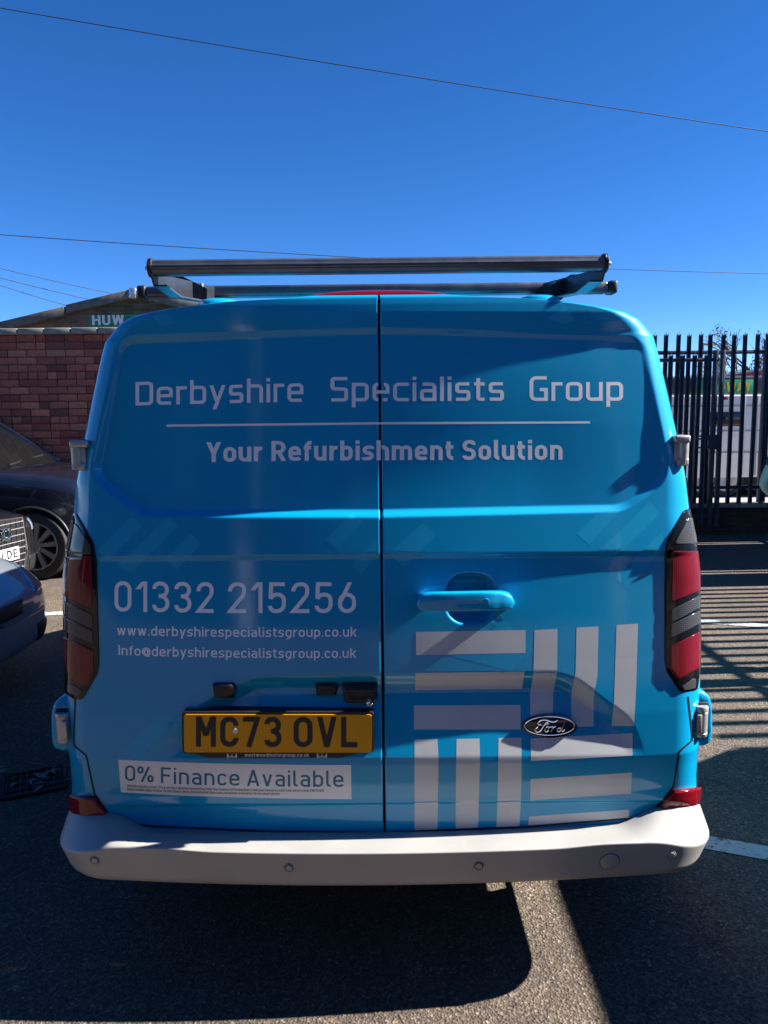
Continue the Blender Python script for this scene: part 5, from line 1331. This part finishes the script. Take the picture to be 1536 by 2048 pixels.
gs_ = empty('fascia_sign', (a[0], HY-.2, a[2]), label='green fascia sign with yellow capital letters beyond the fence', cat='sign')
box('sign_board', ((b[0]-a[0])/2, .03, (b[2]-a[2])/2), (b[0]-a[0], .06, b[2]-a[2]), m_green, gs_, .006)
zc0 = at(1450, 783, HY-.2)[2]-a[2]; cap_ = at(1450, 764, HY-.2)[2]-at(1450, 783, HY-.2)[2]
flat_text('RODWAY', at(1408, 780, HY-.2)[0]-a[0], zc0, cap_, m_signyellow, gs_, wd=at(1502, 780, HY-.2)[0]-at(1408, 780, HY-.2)[0], w=.2)
# kerb and pale concrete apron beyond the fence
m_conc = vary(pm('pale_concrete', (0.30, 0.27, 0.24), 0.9), (0.30, 0.27, 0.24), 0.15, 1.5, 0.9, .05, .3, 40, .006)
tag(sheet('apron', [(1.0, 10.75), (30, 10.75), (30, 21.9), (1.0, 21.9)], .004, m_conc), kind='structure')
kb = box('kerb', (9, 12.6, .06), (14, .14, .12), m_stone, None, .015); tag(kb, kind='structure')
# bare trees far behind
m_bark = vary(pm('bare_twigs', (0.085, 0.062, 0.045), 0.9), (0.085, 0.062, 0.045), 0.3, 3, 0.9)
m_bud = vary(pm('spring_buds', (0.12, 0.10, 0.04), 0.8), (0.12, 0.10, 0.04), 0.4, 8, 0.8)
def bare_tree(loc, h, seed, label):
    r = random.Random(seed); t = empty('bare_tree', loc, 0, label, 'tree', 'bare trees behind the shop')
    bt = bmesh.new(); bc = bmesh.new(); bl = bmesh.new()
    def grow(p, d, L, rr, lev):
        q = p+d*L; mid = p+d*L*.5+Vector((r.gauss(0, .04), r.gauss(0, .04), 0))*L
        bm_tube(bt if lev < 2 else bc, [p, mid, q], [rr, rr*.85, rr*.65], 5 if lev < 2 else 3, False)
        if lev >= 5:
            for _ in range(2):
                c = q+Vector((r.gauss(0, .1), r.gauss(0, .1), r.gauss(0, .1))); s = r.uniform(.02, .05)
                vs_ = [bl.verts.new(c+Vector((r.gauss(0, 1), r.gauss(0, 1), r.gauss(0, 1)))*s) for _ in range(3)]; bl.faces.new(vs_)
            return
        for _ in range(r.choice((2, 3, 3)) if lev else 4):
            nd_ = (d+Vector((r.gauss(0, .48), r.gauss(0, .48), r.gauss(.06, .22)))).normalized(); grow(q if r.random() < .7 else mid, nd_, L*r.uniform(.62, .86), rr*.62, lev+1)
    grow(Vector((0, 0, 0)), Vector((0, 0, 1)), h*.28, h*.022, 0)
    frombm('trunk', bt, m_bark, t); frombm('crown', bc, m_bark, t, False); frombm('buds', bl, m_bud, t, False, False)
for i, (px, h, Y, lb) in enumerate(((1345, 3.6, 31, 'bare tree low over the roofs beside the van'), (1418, 4.6, 33, 'bare twiggy tree left of the red clad roof'), (1462, 5.4, 32, 'bare budding tree above the left end of the red roof'), (1500, 5.6, 34, 'bare tree between two others above the red roof'), (1540, 6.6, 32, 'tallest bare tree at the right edge above the red roof'))):
    p = at(px, 760, Y); bare_tree((p[0], Y, 0), h, 40+i, lb)
# street lamp beyond
m_lamp = pm('lamp_grey', (0.4, 0.41, 0.42), 0.4, 0.6)
lp = at(1406, 700, 40.0); ls = empty('street_lamp', (lp[0], 40, 0), label='distant street lamp with a flat head above the roofs', cat='lamp')
lz = at(1406, 690, 40)[2]; tube('lamp_post', [(0, 0, 0), (0, 0, lz*.6), (0, 0, lz)], [.09, .07, .05], m_lamp, ls, 8); box('lamp_head', (.32, 0, lz+.03), (.75, .25, .10), m_lamp, ls, .03, 2)

# ---- overhead cables
m_cable = pm('cable_black', (0.012, 0.016, 0.03), 0.7)
def cable(p0, p1, Y0, Y1, r, sag, label):
    a, b = Vector(at(*p0, Y0)), Vector(at(*p1, Y1)); d = b-a; a = a-d*.25; b = b+d*.25; pts = []
    for i in range(33):
        t = i/32; q = a+(b-a)*t; q.z -= sag*4*t*(1-t)-sag*.75; pts.append(q)
    tag(tube('overhead_cable', pts, r, m_cable, None, 6), label, 'cable', 'overhead cables')
cable((0, 18), (1536, 265), 9.5, 10.5, .0055, .06, 'single black overhead cable high across the whole sky')
cable((0, 474), (1536, 551), 24, 30, .013, .35, 'overhead cable passing behind the roof rack')
cable((0, 537), (222, 587), 24, 27, .011, .03, 'highest of the three cables slanting down to the gable')
cable((0, 556), (182, 600), 24, 27, .012, .03, 'middle of the three cables slanting down to the gable')
cable((0, 571), (132, 611), 24, 27, .010, .03, 'lowest of the three cables slanting down to the gable')

# ---- stand-in van added out of frame on the right to shade the tarmac
m_vanwhite = vary(pm('shade_van_white', (0.55, 0.56, 0.58), 0.35, 0, .8), (0.55, 0.56, 0.58), 0.05, 3)
nv = empty('shade_van', (4.07, 1.0, 0), label='plain white van added unseen on the right to shade the ground', cat='van')
V = []; F = []
prof = [(-.92, .35), (-.95, .9), (-.93, 1.3), (-.86, 1.75), (-.80, 1.96), (-.66, 2.04), (0, 2.07)]
prof = prof+[(-x, z) for x, z in prof[-2::-1]]
for y, k, kz in ((-2.55, .94, .97), (-2.4, 1, 1), (0, 1, 1), (1.6, 1, 1), (2.0, .99, .985), (2.62, .97, .52)):
    for x, z in prof: V.append((x*k, y, .35+(z-.35)*kz))
n = len(prof)
for i in range(5):
    for k in range(n-1): F.append((i*n+k, i*n+k+1, (i+1)*n+k+1, (i+1)*n+k))
F.append(tuple(range(n))); F.append(tuple(range(5*n, 6*n))[::-1])
o = mesh('van_body', V, F, m_vanwhite, nv); flatsm(o, 40)
for sx in (-1, 1):
    for yy in (-1.5, 1.7):
        w_ = wheel('wheel', (sx*.82, yy, .335), .335, .215, nv, 0); w_.rotation_euler = (0, 0, rad(90)*(1 if sx > 0 else -1))

# ---- workshop added behind the viewer only to fill the reflections in the paint
wk = empty('added_workshop', (-2, -11, 0), label='long brick workshop added unseen behind the viewer for reflections in the paint', cat='building')
box('workshop_wall', (0, -3, 2.7), (44, 6, 5.4), m_tanbrick, wk)
box('workshop_roof', (0, -3, 5.5), (45, 7, .25), m_sheet, wk, .03)
for k in range(6):
    x = -15+k*6
    box('roller_door', (x, .03, 1.6), (3.2, .10, 3.2), m_fascia, wk, .02)
    for sx in (-1, 1): box('door_jamb', (x+sx*1.72, .14, 1.65), (.18, .36, 3.3), m_white, wk, .01)  # white jambs added to mirror as pale streaks in the paint
    box('workshop_window', (x+3, .03, 2.2), (1.3, .08, 1.1), m_carglass, wk, .02)

for x, y in ((-.7, 5.0), (6.5, 5.0), (-8.5, 5.0)):
    lathe('streak_post', [(0, 0), (.19, 0), (.19, 5.2), (0, 5.2)], Matrix.Translation(Vector((x, y, 0))), m_signwhite, wk, 24)  # white posts added for the pale streak mirrored in the left door
box('added_canopy_roof', (0, 2.6, 5.35), (30, 5.6, .16), m_sheet, wk, .02)

# ---- person at the right edge: dark T-shirt, dark trousers
m_skin = vary(pm('skin', (0.45, 0.21, 0.135), 0.5), (0.45, 0.21, 0.135), 0.08, 12, 0.5)
m_shirt = vary(pm('dark_tshirt', (0.012, 0.016, 0.024), 0.9), (0.012, 0.016, 0.024), 0.25, 8, 0.9, 0.05, 0.4, 30, 0.01)
m_trouser = vary(pm('dark_trousers', (0.02, 0.022, 0.028), 0.9), (0.02, 0.022, 0.028), 0.25, 8, 0.9, 0.05, 0.4, 24, 0.012)
m_hair = vary(pm('dark_hair', (0.03, 0.02, 0.014), 0.6), (0.03, 0.02, 0.014), 0.4, 40, 0.6)
m_shoe = pm('black_shoe', (0.01, 0.01, 0.01), 0.5)
def skin_mesh(name, pts, edges, radii, mat, parent, sub=2, root_i=0):
    me = bpy.data.meshes.new(name); me.from_pydata([tuple(p) for p in pts], edges, []); me.update()
    o = bpy.data.objects.new(name, me); COL.objects.link(o)
    sk = o.modifiers.new('skin', 'SKIN'); sk.use_smooth_shade = True
    if not me.skin_vertices:
        bpy.context.view_layer.objects.active = o
        bpy.ops.mesh.customdata_skin_add()
    for i, r in enumerate(radii):
        me.skin_vertices[0].data[i].radius = (r, r) if np.isscalar(r) else r
    me.skin_vertices[0].data[root_i].use_root = True
    sb = o.modifiers.new('sub', 'SUBSURF'); sb.levels = sub; sb.render_levels = sub
    bpy.context.view_layer.update()
    dg = bpy.context.evaluated_depsgraph_get(); m2 = bpy.data.meshes.new_from_object(o.evaluated_get(dg)); o.modifiers.clear(); o.data = m2
    m2.materials.clear(); m2.materials.append(mat)
    m2.polygons.foreach_set('use_smooth', np.ones(len(m2.polygons), bool)); o.parent = parent; return o
el = at(1526, 1030, 4.42)
per = empty('person', (el[0]+.345, 4.62, 0), rad(90), 'person in dark T-shirt with bare forearm standing at the right edge', 'person')
# body faces -y (towards the viewer); x to the side
B = [(0, 0, .98), (0, .01, 1.14), (0, .015, 1.30), (0, .02, 1.44), (0, .01, 1.53), (0, -.005, 1.60),   # pelvis .. neck
     (-.19, .015, 1.43), (-.285, .11, 1.16), (-.245, -.08, 1.03), (-.22, -.13, 1.0),                      # right arm
     (.19, .015, 1.43), (.285, .11, 1.16), (.245, -.08, 1.03), (.22, -.13, 1.0),
     (-.10, 0, .92), (-.115, -.01, .50), (-.12, .03, .09), (.10, 0, .92), (.115, -.01, .50), (.12, .03, .09), (-.125, -.10, .045), (.125, -.10, .045)]
E = [(0, 1), (1, 2), (2, 3), (3, 4), (4, 5), (3, 6), (6, 7), (7, 8), (8, 9), (3, 10), (10, 11), (11, 12), (12, 13), (0, 14), (14, 15), (15, 16), (0, 17), (17, 18), (18, 19), (16, 20), (19, 21)]
Rr = [(.155, .115), (.145, .105), (.165, .115), (.15, .10), .058, .055, .070, .046, .033, .028, .070, .046, .033, .028, (.095, .10), .062, .042, (.095, .10), .062, .042, .034, .034]
skin_mesh('body', B, E, Rr, m_skin, per)
# clothes follow the body
skin_mesh('tshirt', [(0, 0, .91), (0, .01, 1.14), (0, .015, 1.30), (0, .02, 1.44), (0, .012, 1.50), (-.19, .015, 1.43), (-.252, .072, 1.255), (.19, .015, 1.43), (.252, .072, 1.255)], [(0, 1), (1, 2), (2, 3), (3, 4), (3, 5), (5, 6), (3, 7), (7, 8)], [(.185, .145), (.17, .13), (.18, .13), (.165, .115), .075, .085, .070, .085, .070], m_shirt, per)
skin_mesh('trousers', [(0, 0, 1.06), (0, 0, .95), (-.10, 0, .80), (-.115, -.01, .50), (-.12, .03, .08), (.10, 0, .80), (.115, -.01, .50), (.12, .03, .08)], [(0, 1), (1, 2), (2, 3), (3, 4), (1, 5), (5, 6), (6, 7)], [(.155, .118), (.165, .125), (.095, .105), .078, .065, (.095, .105), .078, .065], m_trouser, per, 2, 1)
for sx in (-1, 1):
    skin_mesh('shoe', [(sx*.12, .05, .05), (sx*.122, -.06, .045), (sx*.125, -.17, .035)], [(0, 1), (1, 2)], [(.05, .05), (.052, .045), (.042, .032)], m_shoe, per)
    # hand: palm, four fingers and thumb
    w0 = Vector((sx*.22, -.13, 1.0)); dv = Vector((-sx*.30, -.72, -.55)).normalized(); sv = Vector((sx*.25, -.6, .7)); sv = (sv-dv*sv.dot(dv)).normalized(); pv = dv.cross(sv)
    skin_mesh('hand', [w0, w0+dv*.05, w0+dv*.085], [(0, 1), (1, 2)], [(.026, .022), (.019, .038), (.016, .034)], m_skin, per)
    for k, (dy, ln) in enumerate(((.032, .076), (.011, .086), (-.011, .080), (-.031, .062))):
        b0 = w0+dv*.078+sv*dy; skin_mesh('finger', [b0, b0+dv*ln*.45+pv*.004, b0+dv*ln*.75+pv*.016, b0+dv*ln*.9+pv*.034], [(0, 1), (1, 2), (2, 3)], [.0095, .0088, .0080, .0068], m_skin, per, 1)
    b0 = w0+dv*.018+sv*.026; skin_mesh('thumb', [b0, b0+dv*.026+sv*.022, b0+dv*.058+sv*.028], [(0, 1), (1, 2)], [.013, .0115, .009], m_skin, per, 1)
# head
bm = bmesh.new(); bmesh.ops.create_uvsphere(bm, u_segments=28, v_segments=20, radius=1)
for v in bm.verts:
    x, y, z = v.co; jaw = max(0, -z)
    nx = x*.078*(1-.28*jaw); ny = y*.098*(1-.10*jaw)-.012*jaw; nz = z*.118
    if y < -.5 and abs(x) < .28 and -.30 < z < .18: ny -= .024*(1-abs(x)/.28)*(1-abs(z+.12)/.32)       # nose
    if y < -.4 and .02 < z < .22 and .2 < abs(x) < .6: ny += .010                                        # eye sockets
    v.co = (nx, ny-.012, nz+1.705)
frombm('head', bm, m_skin, per)
bm = bmesh.new(); bmesh.ops.create_uvsphere(bm, u_segments=28, v_segments=20, radius=1)
for v in list(bm.verts):
    x, y, z = v.co
    if z < .18 and y < .15 or z < -.25: bm.verts.remove(v); continue
    v.co = (x*.085, y*.106-.006, z*.124+1.712)
frombm('hair', bm, m_hair, per)
for sx in (-1, 1):
    lathe('eye', [(0, -.011), (.009, -.005), (.0105, 0), (.009, .004), (0, .006)], frame((sx*.031, -.098, 1.717), (0, -1, 0)), m_whiteprint, per, 14)
    lathe('ear', [(.020, -.006), (.024, 0), (.018, .008), (.008, .004), (0, .004)], frame((sx*.077, .0, 1.70), (sx, 0, 0)), m_skin, per, 16)
box('mouth', (0, -.098, 1.655), (.042, .010, .010), m_redprint, per, .004)
